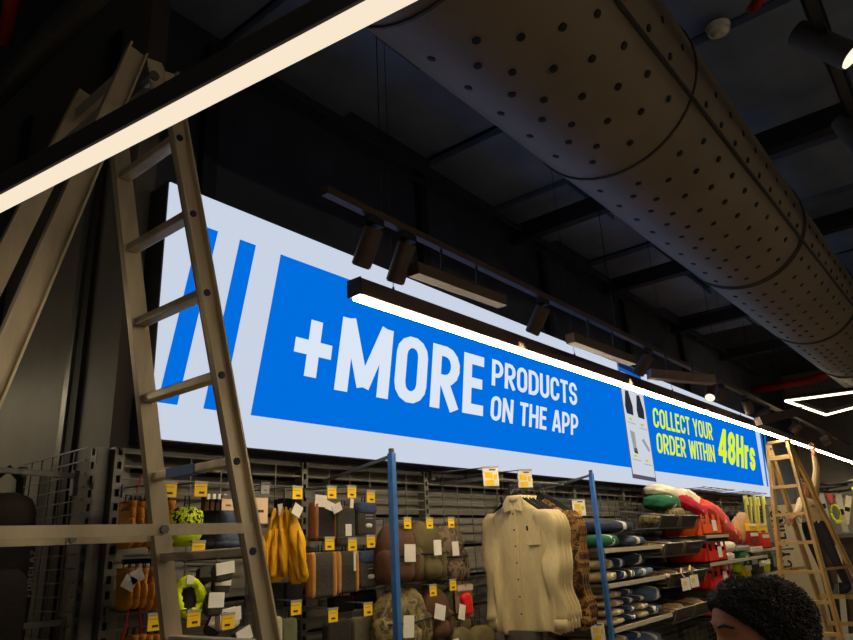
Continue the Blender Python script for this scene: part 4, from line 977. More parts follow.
for r_i in range(3):
    z = S4 + .001 + .064 * r_i
    roll('beige blanket on the lowest visible shelf, %s layer' % lay[r_i], 4.78, 5.06, z, .062, M_beige, .66, r_i); roll('navy blanket on the lowest visible shelf, %s layer' % lay[r_i], 5.07, 5.29, z, .062, M_navyf, .6, r_i + 2)
roll('blue-grey blanket at the right of the lowest visible shelf', 5.32, 5.72, S4, .15, M_bgrey, .5, 3)

# ================================================================ wire bins, boxes and scarves
M_bin = mat('black_bin_wire', (84, 80, 72), .5, .4, .1)
def wire_bin(label, x0, x1, y0, y1, z, h, grp='wire bins'):
    t = thing('wire_bin', label, 'wire bin', ((x0 + x1) / 2, y1, z), grp)
    yb = y1 + .0; hf = h * .62
    fr_ = MB(); loop = [(x0, y0, z + hf), (x1, y0, z + hf), (x1, yb, z + h), (x0, yb, z + h)]
    for i in range(4): fr_.cyl(loop[i], loop[(i + 1) % 4], .006, 6)
    lo = [(x0 + .02, y0 + .05, z), (x1 - .02, y0 + .05, z), (x1 - .02, yb, z), (x0 + .02, yb, z)]
    for i in range(4): fr_.cyl(lo[i], lo[(i + 1) % 4], .006, 6); fr_.cyl(lo[i], loop[i], .006, 6)
    fr_.build('rim_frame', M_wire, t)
    p = MB()
    def L(a, b, f_): return Vector(a).lerp(Vector(b), f_)
    for i in range(4):
        j = (i + 1) % 4; n = 12 if i % 2 == 0 else 8
        for k in range(1, n): p.bar(L(lo[i], lo[j], k / n), L(loop[i], loop[j], k / n), .003, .003, up=(.3, .4, .1))
        for k in (1, 2, 3): p.bar(L(lo[i], loop[i], k / 4), L(lo[j], loop[j], k / 4), .003, .003)
    o = p.build('mesh_sides', M_bin, t); o['kind'] = 'stuff'
    for x in (x0 + .04, x1 - .04): p = MB(); p.bar((x, y0 + .06, z - .006), (x, GY - .004, z - .006), .012, .01); p.build('support_arm', M_steel, t)
    p = MB(); p.slab([Vector(q) for q in lo], (0, 0, .004)); p.build('bin_floor', M_bin, t)
    p = MB(); p.slab([Vector(lo[0]) + Vector((0, .012, 0)), Vector(lo[1]) + Vector((0, .012, 0)), Vector(loop[1]) + Vector((-.01, .014, -.006)), Vector(loop[0]) + Vector((.01, .014, -.006))], (0, .004, 0)); p.build('front_liner', M_bin, t)
    return t
zb = [1.775, 1.545, 1.30, 1.03]; M_tancap = mat('tan_cap', (190, 146, 92), .8, 0, .15, 20, .3); M_crm = mat('cream_cap', (220, 196, 150), .8, 0, .1, 20, .3)
rown = ['top', 'second', 'third', 'lowest']
for r_i, z in enumerate(zb):
    for c_i, (x0, x1) in enumerate(((5.93, 6.40), (6.43, 6.88))):
        wire_bin('%s-row wire bin, %s one beside the blanket shelves' % (rown[r_i], 'left' if c_i == 0 else 'right'), x0, x1, 2.24, 2.66, z, .165)
        m = MB()
        for q in range(2):
            xx = x0 + .14 + .19 * q; t = thing('baseball_cap', '%s folded cap in the %s %s-row wire bin' % (('tan', 'cream')[q], 'left' if c_i == 0 else 'right', rown[r_i]), 'cap', (xx, 2.40, z), 'folded caps in the wire bins')
            m = MB(); m.soft((xx, 2.40, z + .075), (.16, .2, .11), .8, 14, 10, .06, r_i + q + c_i); m.build('crown', (M_tancap, M_crm)[q] if r_i else (M_camoG, M_char)[q], t, True)
            m = MB(); m.soft((xx, 2.315, z + .085), (.12, .07, .03), .8, 12, 6); m.build('peak', (M_crm, M_tancap)[q] if r_i else M_camoG, t, True)
for j, (px, py) in enumerate(((686, 584), (694.5, 581))):
    p = PY(px, py, 2.225); t = thing('price_tag', ('left' if j == 0 else 'right') + ' of two hooked white price tags on the third-row bins', 'price tag', p, 'hooked tags on the bins')
    m = MB(); m.box(p, (.2, .004, .10)); m.build('card', M_white, t); m = MB(); m.box(p + Vector((-.03, -.003, .01)), (.08, .001, .03)); m.build('printed_block', M_yellow, t)
    m = MB(); m.tube([p + Vector((0, 0, .05)), p + Vector((-.05, .01, .09)), p + Vector((.0, .02, .125)), p + Vector((.06, .03, .1))], .009, 6); m.build('hook_ring', M_crm, t)
p = PY(667, 576, 2.24); m = MB(); m.soft(p, (.08, .05, .035), .8, 10, 8); o = m.build('shelf_end_knob', M_crm, smooth=True); tag(o, 'small pale knob at the end of the second blanket shelf', 'knob')
M_rbox = mat('red_display_box', (218, 40, 22), .5, 0, .06); M_obox = mat('orange_display_box', (236, 92, 24), .5, 0, .06); M_rin = mat('dark_red_goods', (140, 22, 26), .6, 0, .2)
def dbox(label, x0, x1, z, h, mm, seed):
    y0, y1 = 2.24, 2.6; t = thing('display_box', label, 'box', ((x0 + x1) / 2, y1, z), 'red display boxes'); w_ = x1 - x0; n = 3
    m = MB(); m.box(((x0 + x1) / 2, (y0 + y1) / 2, z + .006), (w_, y1 - y0, .012)); m.box(((x0 + x1) / 2, y1, z + h / 2), (w_, .01, h))
    for sx in (x0, x1): m.slab([(sx, y0, z), (sx, y1, z), (sx, y1, z + h), (sx, y0, z + h * .62)], (.008 if sx == x0 else -.008, 0, 0))
    m.build('tray', mm, t)
    pr = [(x0, z), (x1, z)]
    for k in range(n, 0, -1):
        a = x0 + w_ * k / n; b_ = x0 + w_ * (k - 1) / n; pr += [(a, z + h * .95), (a - w_ * .07, z + h * .95), (a - w_ * .09, z + h * .5), (b_ + w_ * .09, z + h * .5), (b_ + w_ * .07, z + h * .95), (b_, z + h * .95)]
    m = MB(); m.slab([(q[0], y0, q[1]) for q in pr], (0, .006, 0)); m.build('notched_front', mm, t)
    for k in range(n):
        xx = x0 + w_ * (k + .5) / n; m = MB(); m.soft((xx, y0 + .14, z + h * .42), (w_ / n * .85, .22, h * .7), .5, 12, 8, .06, k + seed); m.build('packed_item', M_rin if k % 2 else M_blk, t, True)
    m = MB(); m.box((x0 + w_ * .62, y0 - .004, z + h * .42), (w_ * .22, .003, h * .5)); m.build('paper_label', M_white, t)
for r_i, (z, mm, lb) in enumerate(((1.70, M_obox, 'orange display box with a white label, top row'), (1.45, M_rbox, 'red notched display box, second row'), (1.22, M_rbox, 'red display box with a pale label, third row'), (.97, M_obox, 'orange-red display box beside the man, lowest row'))):
    shelf('dark %s shelf under the red display boxes' % rown[r_i], 6.92, 7.62 if r_i == 0 else 8.95, 2.22, GY - .01, z, 'dark shelves of red boxes', mat('dark_shelf', (60, 58, 54), .5, .3))
    dbox(lb, 6.93 + .03 * r_i, 7.50 + .03 * r_i, z + .002, .2, mm, r_i)
M_coral = mat('coral_fleece', (228, 84, 76), .9, 0, .12, 20, .3); M_crim = mat('crimson_fleece', (176, 26, 52), .9, 0, .15, 20, .3); M_wfl = mat('white_fleece', (228, 216, 192), .9, 0, .1, 20, .3)
def bundle(label, px, py, wpx, hpx, y, mm, dy, rz, seed, bands=1, dep_=None):
    p = PY(px, py, y); dy = min(dy, .26)
    kx = abs(proj(p + Vector((.05, 0, 0)))[0] - proj(p - Vector((.05, 0, 0)))[0]) * 10; ky = abs(proj(p + Vector((0, .05, 0)))[0] - proj(p - Vector((0, .05, 0)))[0]) * 10
    dy = min(dy, .75 * wpx / ky); sc = max(.16, (wpx - .30 * ky * dy) / kx)
    h = abs(PY(px, py - hpx / 2, y).z - PY(px, py + hpx / 2, y).z)
    t = thing('fleece_bundle', label, 'scarf', (p.x, p.y, p.z - h / 2), 'fleece bundles piled on the racks')
    rm = Matrix.Rotation(rz, 3, 'Y'); m = MB(); m.soft(p, (sc, dy, h), .72, 30, 18, .07, seed, rm, freq=4); m.build('bundle', mm, t, True)
    for k in range(bands):
        q = p + rm @ Vector((sc * (.05 + .22 * k), 0, 0)); wv = sqrt(max(.05, 1 - (.1 + .44 * k) ** 2)); secs = [(q + rm @ Vector((dx, 0, 0)), dy / 2 * wv * 1.02, h / 2 * wv * 1.04) for dx in (-.025, .025)]
        m = MB(); m.loft(secs, 18, .85, .03, seed, 3, 'x'); m.build('white_band', M_wfl, t, True)
# (label, px, py, w, h, plane)
bundle('dark bottle green bundle with a pale band on the top bin', 662, 503, 32, 15, 2.45, M_grn, .3, 0, 1)
bundle('cream wrapped bundle on top of the pile under the sign', 666, 494, 36, 13, 2.55, M_wfl, .28, .1, 2, 0)
bundle('white bundle right of the cream one', 688, 499, 22, 15, 2.5, M_wfl, .3, .2, 3, 0)
bundle('crimson and white bundle over the orange box', 692, 511, 28, 16, 2.42, M_crim, .35, .35, 4)
bundle('small white and crimson bundle at the top of the scarf pile', 699, 504, 16, 13, 2.5, M_crim, .3, .2, 12)
bundle('upper coral scarf with white stripes', 713, 518, 31, 18, 2.42, M_coral, .35, .35, 5, 2)
bundle('lower coral scarf with white stripes', 726, 530, 23, 15, 2.38, M_coral, .35, .3, 6, 2)
bundle('small crimson scarf end right of the coral scarves', 735, 537, 13, 10, 2.4, M_crim, .3, .2, 7)
bundle('tan straw hat leaning on the shelf right of the scarves', 741, 528, 17, 25, 2.4, M_tancap, .2, -.35, 8, 0)
bundle('black cap behind the tan hat', 734, 516, 14, 10, 2.55, M_dark, .2, 0, 9, 0)
bundle('cream wool roll in the third stack, upper', 725, 547, 18, 11, 2.36, M_wfl, .35, 0, 10, 0); bundle('cream wool roll in the third stack, middle', 724, 557, 18, 11, 2.36, M_wfl, .35, 0, 11, 0); bundle('cream wool roll in the third stack, lower', 723, 566, 17, 11, 2.36, M_wfl, .35, 0, 12, 0)
bundle('bottle green roll right of the cream wool rolls', 740, 558, 18, 17, 2.36, M_grn, .35, .2, 13, 1)
bundle('small coral roll above the third red box', 713, 568, 16, 8, 2.34, M_coral, .3, 0, 15, 1)
bundle('camouflage bundle in the top bin below the green one', 671, 513, 24, 12, 2.42, M_camoG, .3, 0, 16, 0)
bundle('dark olive bundle in the top bin at the right', 686, 516, 18, 11, 2.42, M_green, .3, 0, 17, 0)
# far end of the rack: poles, red packs, white boxes
M_pole = mat('lime_pole', (190, 186, 84), .45, 0, .1)
for i, (px0, px1, yy) in enumerate(((745, 749, 2.5), (750, 753, 2.55), (753.5, 759, 2.45), (757, 761, 2.5), (762.5, 768, 2.45))):
    a = PY(px0, 497 + (i % 2) * 1.5, yy); b_ = PY(px1, 548, yy); t = thing('trekking_pole', '%s yellow-green pole from the left in the rack at the wall end' % ordn[i], 'pole', b_, 'yellow-green poles')
    m = MB(); m.cyl(b_, a, .022, 8, .018); m.build('shaft', M_pole, t); m = MB(); m.cyl(a - Vector((0, 0, .1)), a + Vector((0, 0, .02)), .03, 8); m.build('grip', mat('lime_grip', (226, 226, 120), .5), t); m = MB(); m.cyl(b_, b_ + Vector((0, 0, .02)), .05, 10); m.build('basket', M_dark, t)
shelf('far grey shelf with red packs below the poles', 9.0, 11.2, 2.40, GY - .01, 1.50, 'far shelves', mat('dark_shelf', (60, 58, 54), .5, .3)); shelf('far lower grey shelf with small goods', 9.0, 11.2, 2.40, GY - .01, 1.22, 'far shelves', mat('dark_shelf', (60, 58, 54), .5, .3))
for i, (px, py, wpx, hpx, mm, lb) in enumerate(((754, 538, 9, 14, M_rin, 'dark red pack below the yellow-green poles'), (765.5, 540, 8, 15, M_rbox, 'bright red pack below the yellow-green poles'), (752, 527, 8, 7, M_yellow, 'yellow topped carton left below the poles'), (762, 527, 8, 7, M_yellow, 'yellow topped carton right below the poles'), (742, 548, 14, 5, M_grey_card, 'flat grey box on the far shelf'), (756, 549, 12, 5, M_white, 'flat white box on the far shelf'))):
    x0, x1, z0, z1 = span(px - wpx / 2, px + wpx / 2, py - hpx / 2, py + hpx / 2, 2.3); t = thing('carton', lb, 'carton', ((x0 + x1) / 2, 2.3, z0), 'cartons at the wall end')
    m = MB(); m.box(((x0 + x1) / 2, 2.35, (z0 + z1) / 2), (x1 - x0, .12, z1 - z0)); m.build('box', mm, t, bevel=.006); m = MB(); m.box(((x0 + x1) / 2, 2.288, z1 - (z1 - z0) * .25), ((x1 - x0) * .8, .004, (z1 - z0) * .25)); m.build('pale_label', M_white, t)
for i, (px, py, mm) in enumerate(((736, 566, M_lime), (744, 572, M_yellow), (750, 566, M_char), (757, 568, M_olive), (763, 566, M_lime))):
    x0, x1, z0, z1 = span(px - 4, px + 4, py - 7, py + 7, 2.35); t = thing('hanging_pack', '%s small hanging pack from the left under the far shelf' % ordn[i], 'pack', ((x0 + x1) / 2, 2.35, z0), 'small packs under the far shelf')
    m = MB(); m.soft(((x0 + x1) / 2, 2.35, (z0 + z1) / 2), (x1 - x0, .1, z1 - z0), .5, 12, 8, .05, i); m.build('pouch', mm, t, True); m = MB(); m.box(((x0 + x1) / 2, 2.29, z1 - .03), ((x1 - x0) * .7, .003, .05)); m.build('header_card', M_white, t); m = MB(); m.cyl(((x0 + x1) / 2, 2.3, z1), ((x0 + x1) / 2, GY, z1 + .01), .004, 5); m.build('peg', M_wire, t)
for px, lb in ((712, 'left'), (748, 'right')):
    a = PY(px, 497, 2.4); m = MB(); n = 5
    t = thing('wire_topper', '%s flat wire tray on the rack top under the sign' % lb, 'wire tray', a, 'wire trays on the rack top')
    for k in range(n): m.cyl((a.x - .5 + .25 * k, 2.3, 2.168), (a.x - .5 + .25 * k, GY, 2.168), .004, 5)
    for y in (2.3, 2.5, 2.7): m.cyl((a.x - .55, y, 2.172), (a.x + .55, y, 2.172), .004, 5)
    m.build('wire_tray', M_bin, t)
# cycling board
A, B_ = PXx(766, 506, 12.1), PXx(806, 510, 12.1)
cb = thing('cycling_board', 'tall cream board with the word CYCLING written upward, behind the far ladder', 'board', (12.12, (A.y + B_.y) / 2, 0))
M_board = mat('cream_board', (196, 182, 152), .7, 0, .06)
m = MB(); m.slab([(12.1, A.y, .02), (12.1, B_.y, .02), (12.1, B_.y, A.z - .08), (12.1, B_.y + .06, A.z), (12.1, A.y, A.z)], (.05, 0, 0)); bd = m.build('panel', M_board, cb)
m = MB(); m.box((12.13, (A.y + B_.y) / 2, .012), (.3, A.y - B_.y, .024)); m.build('foot', M_steel, cb)
M_lett = mat('board_ink', (40, 42, 40), .6)
o_, u_ = PXx(793, 568, 12.095), PXx(793, 509, 12.095); u_ = u_ - o_; u_.y = 0; v_ = PXx(781, 568, 12.095) - o_; v_.z = 0
lettering('CYCLING', lambda a, b: o_ + Vector((0, 0, u_.z * a)) + v_ * b, M_lett, bd, 'letter', .15, .1)
for dy in (.34, .06):
    m = MB(); c = Vector((12.092, B_.y + dy + .03, A.z - .22)); m.tube([c + Vector((0, .055 * cos(2 * pi * k / 16), .075 * sin(2 * pi * k / 16))) for k in range(17)], .006, 5); m.build('bicycle_wheel_drawing', M_lett, bd)
m = MB(); c = Vector((12.092, B_.y + .23, A.z - .22)); m.tube([c + Vector((0, .14, 0)), c + Vector((0, .06, .1)), c + Vector((0, -.1, .1)), c + Vector((0, -.14, 0))], .006, 5); m.tube([c + Vector((0, .06, .1)), c + Vector((0, .0, .0)), c + Vector((0, -.1, .1))], .006, 5); m.build('bicycle_frame_drawing', M_lett, bd)

# ================================================================ far rack at the right edge
FX = 13.6
wp = MB(); wp.box((FX + .25, 1.7, .78), (.06, 2.6, 1.56)); part_ = struct(wp.build('wall_partition', mat('partition_brown', (70, 56, 46), .8, 0, .15, 4)))
for k in range(16):
    m = MB(); m.box((FX + .21, .48 + .16 * k, .72), (.02, .15, 1.42)); m.build('plank', mat('plank_brown_%d' % (k % 3), ((86, 66, 52), (70, 54, 44), (98, 78, 60))[k % 3], .75, 0, .15, 5), part_)
rk = thing('wall_rack', 'grey rack with bars at the far right holding pale boards', 'rack', (FX, 2.0, 0))
zb1, zb2 = PXx(835, 536, FX).z, PXx(835, 590, FX).z
for z, hh, nm in ((zb1, .06, 'upper_bar'), (zb2, .16, 'lower_beam'), (2.2, .05, 'top_bar')):
    m = MB(); m.bar((FX, .6, z), (FX, 2.75, z), hh, .06); m.build(nm, M_steel, rk)
for y in (.7, 1.7, 2.7): m = MB(); m.box((FX + .03, y, 1.2), (.05, .05, 2.4)); m.build('rack_post', M_steel, rk)
M_pale = mat('pale_board', (190, 184, 170), .5, 0, .08)
for i, (a, b_, lb, mm) in enumerate((((820, 491), (828, 523), 'pale grey ski board standing in the far rack, left one', M_pale), ((838, 494), (846, 532), 'pale grey ski board standing in the far rack, right one', M_pale), ((849, 496), (846, 524), 'cream narrow board at the right edge of the far rack', mat('cream_narrow', (232, 218, 180), .5)), ((838, 545), (846, 640), 'long pale board below the bar of the far rack', M_pale))):
    A_, B2 = PXx(*a, FX - .06), PXx(*b_, FX - .06); t = thing('ski_board', lb, 'ski', B2, 'boards in the far rack'); m = MB(); d = (A_ - B2); 
    m.bar(B2, A_, .09, .02, up=(0, 1, 0)); m.build('board', mm, t, bevel=.006); m = MB(); m.bar(B2.lerp(A_, .45) + Vector((-.02, 0, 0)), B2.lerp(A_, .6) + Vector((-.02, 0, 0)), .07, .03, up=(0, 1, 0)); m.build('binding', M_dark, t)
for i, (px, py, lb) in enumerate(((836, 484, 'upper black handlebar at the far right'), (838, 491, 'lower black handlebar at the far right with a lime grip'), (826, 488, 'small black handlebar left in the far rack'))):
    c = PXx(px, py, FX - .1); t = thing('handlebar', lb, 'handlebar', c, 'handlebars in the far rack')
    m = MB(); m.tube([c + Vector((0, .22, .02)), c + Vector((-.04, .12, .0)), c, c + Vector((-.04, -.12, 0)), c + Vector((0, -.22, .02))], .02, 8); m.build('bar', M_dark, t)
    for sd in (-1, 1): m = MB(); m.cyl(c + Vector((0, sd * .2, .018)), c + Vector((.01, sd * .33, .03)), .026, 8); m.build('grip', M_lime if (i == 1 and sd < 0) else M_black, t)
    m = MB(); m.cyl(c, c + Vector((.12, 0, -.02)), .02, 8); m.build('stem', M_black, t)
c = PXx(829.5, 496, FX - .08); t = thing('water_bottle', 'salmon red bottle hanging in the far rack', 'bottle', c); m = MB(); m.loft([(c + Vector((0, 0, -.14)), .03, .035), (c + Vector((0, 0, -.12)), .045, .05), (c + Vector((0, 0, .06)), .045, .05), (c + Vector((0, 0, .1)), .025, .028)], 12); m.build('flask', mat('salmon', (196, 84, 66), .5), t, True); m = MB(); m.cyl(c + Vector((0, 0, .1)), c + Vector((0, 0, .14)), .028, 10); m.build('cap', M_black, t); m = MB(); m.bar(c, c + Vector((.1, 0, 0)), .02, .02); m.build('holder', M_black, t)
c = PXx(836, 513, FX - .08); t = thing('bike_lock', 'lime yellow bike lock loop hanging in the far rack', 'lock', c); m = MB(); m.tube([c + Vector((0, .07 * cos(2 * pi * k / 16), .13 * sin(2 * pi * k / 16))) for k in range(17)], .018, 8); m.build('loop', M_lime, t, True); m = MB(); m.box(c + Vector((0, -.03, -.14)), (.05, .12, .05)); m.build('lock_case', mat('lime_case', (216, 210, 60), .5), t); m = MB(); m.bar(c + Vector((0, 0, .13)), c + Vector((.1, 0, .15)), .015, .015); m.build('hook', M_steel, t)
for i, (px, py) in enumerate(((848, 625), (845, 632), (850, 637))):
    c = PXx(px, py, FX - .3); c.z = .078 - .0305 * i; m = MB(); m.box(c, (.3, .25, .03)); o = m.build('flat_carton', M_pale); tag(o, '%s pale flat carton at the bottom right corner' % ('upper', 'middle', 'lower')[i], 'carton', 'flat cartons at the far right')

# ================================================================ people
def skin_mesh(J, E_, root):
    names = list(J); me = bpy.data.meshes.new('tmp'); me.from_pydata([J[n][0] for n in names], [(names.index(a), names.index(b)) for a, b in E_], [])
    o = bpy.data.objects.new('tmp', me); C.objects.link(o)
    md = o.modifiers.new('s', 'SKIN'); md.use_smooth_shade = True
    for i, n in enumerate(names):
        r_ = J[n][1]; sv = me.skin_vertices[0].data[i]; sv.radius = (r_, r_) if not isinstance(r_, tuple) else r_; sv.use_root = (n == root)
    sb = o.modifiers.new('u', 'SUBSURF'); sb.levels = 2; sb.render_levels = 2
    dg = bpy.context.evaluated_depsgraph_get(); ev = o.evaluated_get(dg); m2 = ev.to_mesh()
    vs_ = [v.co.copy() for v in m2.vertices]; fs_ = [tuple(p.vertices) for p in m2.polygons]
    ev.to_mesh_clear(); bpy.data.objects.remove(o); bpy.data.meshes.remove(me)
    return vs_, fs_
HEAD = [(-.25, .055, .075, .075), (-.20, .046, .066, .057), (-.155, .046, .062, .052), (-.130, .078, .056, .050), (-.115, .094, .056, .052), (-.09, .099, .062, .060), (-.07, .102, .068, .065), (-.045, .100, .080, .069), (-.02, .098, .089, .072), (.0, .096, .094, .074), (.02, .094, .098, .075), (.045, .099, .101, .077), (.07, .094, .099, .075), (.092, .078, .084, .063), (.108, .052, .058, .044), (.116, .022, .026, .02)]
def head_mesh(mb, ctr, fw, sc=1.0, tilt=0.0):
    fw = Vector(fw).normalized(); up = Vector((0, 0, 1)); lf = up.cross(fw); ctr = Vector(ctr); seg = 32; vs_ = []; fs_ = []
    L_ = []
    for k in range(len(HEAD) - 1):
        for q in range(3): L_.append([HEAD[k][j] + (HEAD[k + 1][j] - HEAD[k][j]) * q / 3 for j in range(4)])
    L_.append(list(HEAD[-1]))
    def loc(f_, l, u): return ctr + (fw * f_ + lf * l + up * u) * sc
    for u, fr_, bk, wd in L_:
        for i in range(seg):
            a = 2 * pi * i / seg; aa = a if a < pi else a - 2 * pi; ca, sa = cos(a), sin(a)
            x = (fr_ if ca > 0 else bk) * ca; y = wd * math.copysign(abs(sa) ** .9, sa)
            x += .026 * math.exp(-(aa / .17) ** 2) * (math.exp(-((u + .036) / .016) ** 2) + .6 * math.exp(-((u + .012) / .018) ** 2))
            x += .007 * math.exp(-(aa / .3) ** 2) * (math.exp(-((u + .068) / .006) ** 2) + math.exp(-((u + .082) / .006) ** 2))
            x -= .010 * math.exp(-((abs(aa) - .42) / .16) ** 2) * math.exp(-((u - .018) / .012) ** 2)
            x += .005 * math.exp(-((abs(aa) - .4) / .25) ** 2) * math.exp(-((u - .04) / .008) ** 2)
            vs_.append(loc(x, y, u))
    n = len(L_)
    for k in range(n - 1):
        for i in range(seg):
            j = (i + 1) % seg; fs_.append((k * seg + i, k * seg + j, (k + 1) * seg + j, (k + 1) * seg + i))
    fs_ += [tuple(range(seg)), tuple(range((n - 1) * seg, n * seg))]
    mb.add(vs_, fs_)
    rt = Matrix((fw, lf, up)).transposed()
    for sd in (-1, 1): mb.soft(loc(-.008, sd * .077, -.005), (.045 * sc, .018 * sc, .066 * sc), .9, 12, 8, .04, 1, rt)
    return loc
def hair_mesh(loc, sc, seed, hairline=.080, thick=.014, curls=420):
    rnd = random.Random(seed); m = MB(); seg = 32; rows = 12; vs_ = []; fs_ = []
    pts = []
    for k in range(rows + 1):
        for i in range(seg):
            a = 2 * pi * i / seg; ca, sa = cos(a), sin(a)
            low = hairline * max(0, ca) ** .6 + (-.02) * (1 - abs(ca)) + (-.085) * max(0, -ca) if ca > 0 else -.02 * (1 - abs(ca)) - .085 * abs(ca)
            u = low + (.118 - low) * k / rows
            for q in range(len(HEAD) - 1):
                if HEAD[q][0] <= u <= HEAD[q + 1][0]:
                    f_ = (u - HEAD[q][0]) / (HEAD[q + 1][0] - HEAD[q][0]); fr_, bk, wd = [HEAD[q][j] + (HEAD[q + 1][j] - HEAD[q][j]) * f_ for j in (1, 2, 3)]; break
            else: fr_, bk, wd = .02, .024, .018
            ex = thick * (.35 if k == 0 else .75 if k < 2 else 1) * (1 + .2 * sin(5 * a + k) + .12 * sin(9 * a - 2 * k)) * (1 - .55 * max(0, ca) ** 2 * (1 - k / rows))
            x = ((fr_ if ca > 0 else bk) + ex) * ca; y = (wd + ex) * sa; z = u + ex * (.9 * k / rows)
            vs_.append(loc(x, y, z)); pts.append((x, y, z, k))
    for k in range(rows):
        for i in range(seg):
            j = (i + 1) % seg; fs_.append((k * seg + i, k * seg + j, (k + 1) * seg + j, (k + 1) * seg + i))
    fs_.append(tuple(range(rows * seg, (rows + 1) * seg))); m.add(vs_, fs_)
    up_c = loc(0, 0, .02)
    for c in range(curls):
        i = rnd.randrange(seg); k = rnd.randrange(rows); f_ = rnd.random(); g_ = rnd.random(); j = (i + 1) % seg; qa, qb, qc, qd = pts[k * seg + i], pts[k * seg + j], pts[(k + 1) * seg + i], pts[(k + 1) * seg + j]
        p = loc(*[(qa[n_] * (1 - f_) + qb[n_] * f_) * (1 - g_) + (qc[n_] * (1 - f_) + qd[n_] * f_) * g_ for n_ in range(3)])
        nrm = (p - up_c).normalized(); tg = nrm.cross(Vector((rnd.uniform(-1, 1), rnd.uniform(-1, 1), rnd.uniform(-1, 1)))).normalized(); tb = nrm.cross(tg); L_ = rnd.uniform(.006, .013) * sc; cr = L_ * .35
        q = [p - nrm * .002 + nrm * (L_ * w_) + (tg * cos(4.5 * w_) + tb * sin(4.5 * w_)) * cr * w_ for w_ in (0, .4, .7, 1.0)]
        m.tube(q, [.0026 * sc, .0024 * sc, .0018 * sc, .0007 * sc], 4)
    return m
M_skin = mat('skin_warm', (176, 116, 84), .5, 0, .05, 20); M_hair = mat('hair_black', (22, 18, 17), .55, 0, .3, 40, .4, 80)
M_tee = mat('dark_tshirt', (52, 54, 60), .9, 0, .1); M_trou = mat('dark_trousers', (36, 36, 40), .9, 0, .1); M_shoe = mat('shoe_dark', (28, 26, 26), .7)
def person(label, headc, fw, J, E_, zsplit, sc, shirt, seed, curls, longs=None):
    t = thing('person', label, 'person', (headc.x, headc.y, min(v[0][2] for v in J.values()) - .05))
    vs_, fs_ = skin_mesh(J, E_, 'pelvis'); m = MB()
    hd = [Vector(J[n][0]) for n in J if n.startswith(('hand', 'fin', 'thumb'))]
    for f_ in [0]: pass
    b0 = len(m.v); m.v += vs_
    neck = Vector(J['neck'][0]); elb = [Vector(J[n][0]) for n in ('elbow_l', 'elbow_r')]
    for f_ in fs_:
        c = sum((vs_[i] for i in f_), Vector()) / len(f_); i = 1
        if c.z < zsplit[0]: i = 3
        elif c.z < zsplit[1]: i = 2
        if any((c - h).length < .055 for h in hd): i = 0
        if not longs and any((c - e).length < .10 for e in elb): i = 0
        if not longs:
            for side in 'lr':
                a, b_ = Vector(J['elbow_' + side][0]), Vector(J['hand_' + side][0]); q = max(0, min(1, (c - a).dot(b_ - a) / (b_ - a).length_squared))
                if (c - a.lerp(b_, q)).length < .075 and q > 0: i = 0
        if c.z > neck.z + .02 * sc and (c - neck).length < .12: i = 0
        m.f.append(f_); m.mi.append(i)
    m.cur = 0; loc = head_mesh(m, headc, fw, sc)
    m.build('body', [M_skin, shirt, M_trou, M_shoe], t, True)
    h = hair_mesh(loc, sc, seed, curls=curls); h.build('hair', M_hair, t, True)
    for sd in (-1, 1):
        e = MB(); e.soft(loc(.0650, sd * .033, .018), (.020 * sc,) * 3, 1.0, 12, 8); ey = e.build('eye', mat('eye_white', (150, 138, 128), .3), t, True)
        e = MB(); e.soft(loc(.0735, sd * .034, .018), (.005 * sc, .011 * sc, .011 * sc), 1.0, 8, 6); e.build('iris', M_dark, ey, True)
        e = MB(); e.tube([loc(.098, sd * .016, .040), loc(.094, sd * .034, .045), loc(.080, sd * .052, .041)], .0032 * sc, 6); e.build('eyebrow', M_hair, t, True)
    e = MB(); e.tube([loc(.098, -.022, -.075), loc(.108, 0, -.0745), loc(.098, .022, -.075)], .003 * sc, 6); e.build('mouth', mat('lips', (118, 66, 54), .5), t, True)
    return t
def fingers(J, E_, side, wrist, d, sideways, L=.09, rad=.009):
    d = Vector(d).normalized(); sw = Vector(sideways).normalized(); palm = Vector(wrist) + d * .05
    J['hand_' + side] = (tuple(palm), .026); nrm = d.cross(sw).normalized()
    for k, (o, ln) in enumerate(((-.03, .85), (-.01, 1.0), (.011, .95), (.031, .75))):
        a = palm + d * .045 + sw * o; b_ = a + d * ln * L * .5 + nrm * .008; c = b_ + d * ln * L * .4 + nrm * .022
        for q, p in enumerate((a, b_, c)): J['fin%d%d_%s' % (k, q, side)] = (tuple(p), rad if q < 2 else rad * .8)
        E_ += [('hand_' + side, 'fin%d0_%s' % (k, side)), ('fin%d0_%s' % (k, side), 'fin%d1_%s' % (k, side)), ('fin%d1_%s' % (k, side), 'fin%d2_%s' % (k, side))]
    a = palm + sw * -.04 + d * .005; b_ = a + d * .04 - sw * .015
    J['thumb0_' + side] = (tuple(a), rad * 1.1); J['thumb1_' + side] = (tuple(b_), rad); E_ += [('hand_' + side, 'thumb0_' + side), ('thumb0_' + side, 'thumb1_' + side)]
BASEE = [('pelvis', 'waist'), ('waist', 'chest'), ('chest', 'neck'), ('neck', 'throat'), ('chest', 'shoulder_l'), ('shoulder_l', 'elbow_l'), ('elbow_l', 'hand_l'), ('chest', 'shoulder_r'), ('shoulder_r', 'elbow_r'), ('elbow_r', 'hand_r'),
         ('pelvis', 'hip_l'), ('hip_l', 'knee_l'), ('knee_l', 'ankle_l'), ('ankle_l', 'toe_l'), ('pelvis', 'hip_r'), ('hip_r', 'knee_r'), ('knee_r', 'ankle_r'), ('ankle_r', 'toe_r')]
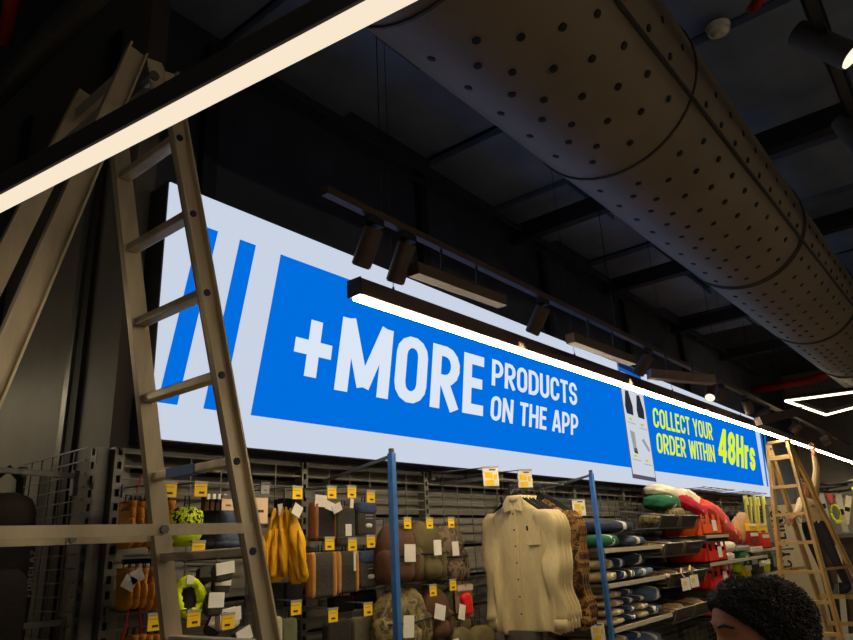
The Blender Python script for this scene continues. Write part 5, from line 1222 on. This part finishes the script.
# man in the foreground, looking at the display wall
hc = PD(764, 644, 1.47); fw = Vector((-.634, .773, 0)); lf = Vector((0, 0, 1)).cross(fw)
base = Vector((hc.x, hc.y, 0)) - fw * .03; zs = hc.z / 1.5
def bd_(f_, l, z): return tuple(base + fw * f_ + lf * l + Vector((0, 0, z * zs)))
J = {'pelvis': (bd_(0, 0, .87), .125), 'waist': (bd_(0, 0, 1.0), .115), 'chest': (bd_(0, 0, 1.17), .135), 'neck': (bd_(.01, 0, 1.29), .06), 'throat': (bd_(.02, 0, 1.36), .05)}
for sd, q in (('l', 1), ('r', -1)):
    J['shoulder_' + sd] = (bd_(0, q * .17, 1.235), .062); J['elbow_' + sd] = (bd_(-.02, q * .22, .97), .042)
    J['hip_' + sd] = (bd_(0, q * .09, .80), .088); J['knee_' + sd] = (bd_(.02, q * .10, .45), .058); J['ankle_' + sd] = (bd_(-.01, q * .10, .08), .042); J['toe_' + sd] = (bd_(.15, q * .115, .045), .038)
E1 = list(BASEE)
for sd, q in (('l', 1), ('r', -1)): fingers(J, E1, sd, bd_(.05, q * .235, .76), (0.15 * fw.x, .15 * fw.y, -1), -fw * 1.0)
person('dark-haired man in the foreground at the bottom right, face turned to the display wall', hc, fw, J, E1, (.1, .86 * zs), 1.0, M_tee, 3, 7000)
# worker on the far ladder
D_ = 8.85
hw = PD(805, 488, D_); fw2 = Vector((-.55, .2, 0)).normalized(); lf2 = Vector((0, 0, 1)).cross(fw2)
def wp_(px, py, d=0): return tuple(PD(px, py, D_ + d))
J = {'pelvis': (wp_(814, 526), .12), 'waist': (wp_(812, 516), .115), 'chest': (wp_(809.5, 504), .135), 'neck': (wp_(807, 496.5), .06), 'throat': (wp_(806, 492), .05),
     'shoulder_r': (wp_(813.5, 499, .05), .065), 'elbow_r': (wp_(817, 470, .02), .045), 'shoulder_l': (wp_(802, 500, -.1), .06), 'elbow_l': (wp_(797, 513, -.25), .042)}
fx, fy, fz = 10.12, 1.77, .93
for sd, q in (('l', 1), ('r', -1)):
    ph_ = Vector(wp_(814, 528)) + lf2 * q * .09; an = Vector((fx + .12, fy, fz + .07)) + Vector((.22, .97, 0)) * q * -.1
    J['hip_' + sd] = (tuple(ph_), .09); J['knee_' + sd] = (tuple(ph_.lerp(an, .5) + Vector((-.02, 0, 0))), .06); J['ankle_' + sd] = (tuple(an), .044); J['toe_' + sd] = (tuple(an + Vector((-.15, .03, -.035))), .038)
E2 = list(BASEE)
wr_ = Vector(wp_(814.5, 456)); fingers(J, E2, 'r', tuple(wr_), (-.05, .0, 1), (.2, .97, 0)); wl = Vector(wp_(792, 518, -.35)); fingers(J, E2, 'l', tuple(wl), (-.8, .1, -.3), (0, .3, 1))
person('man in a beige shirt on the far stepladder reaching up to the LED bar', hw, fw2, J, E2, (fz + .06, PD(814, 521, D_).z), .98, mat('beige_shirt', (206, 182, 136), .85, 0, .08), 5, 500, True)
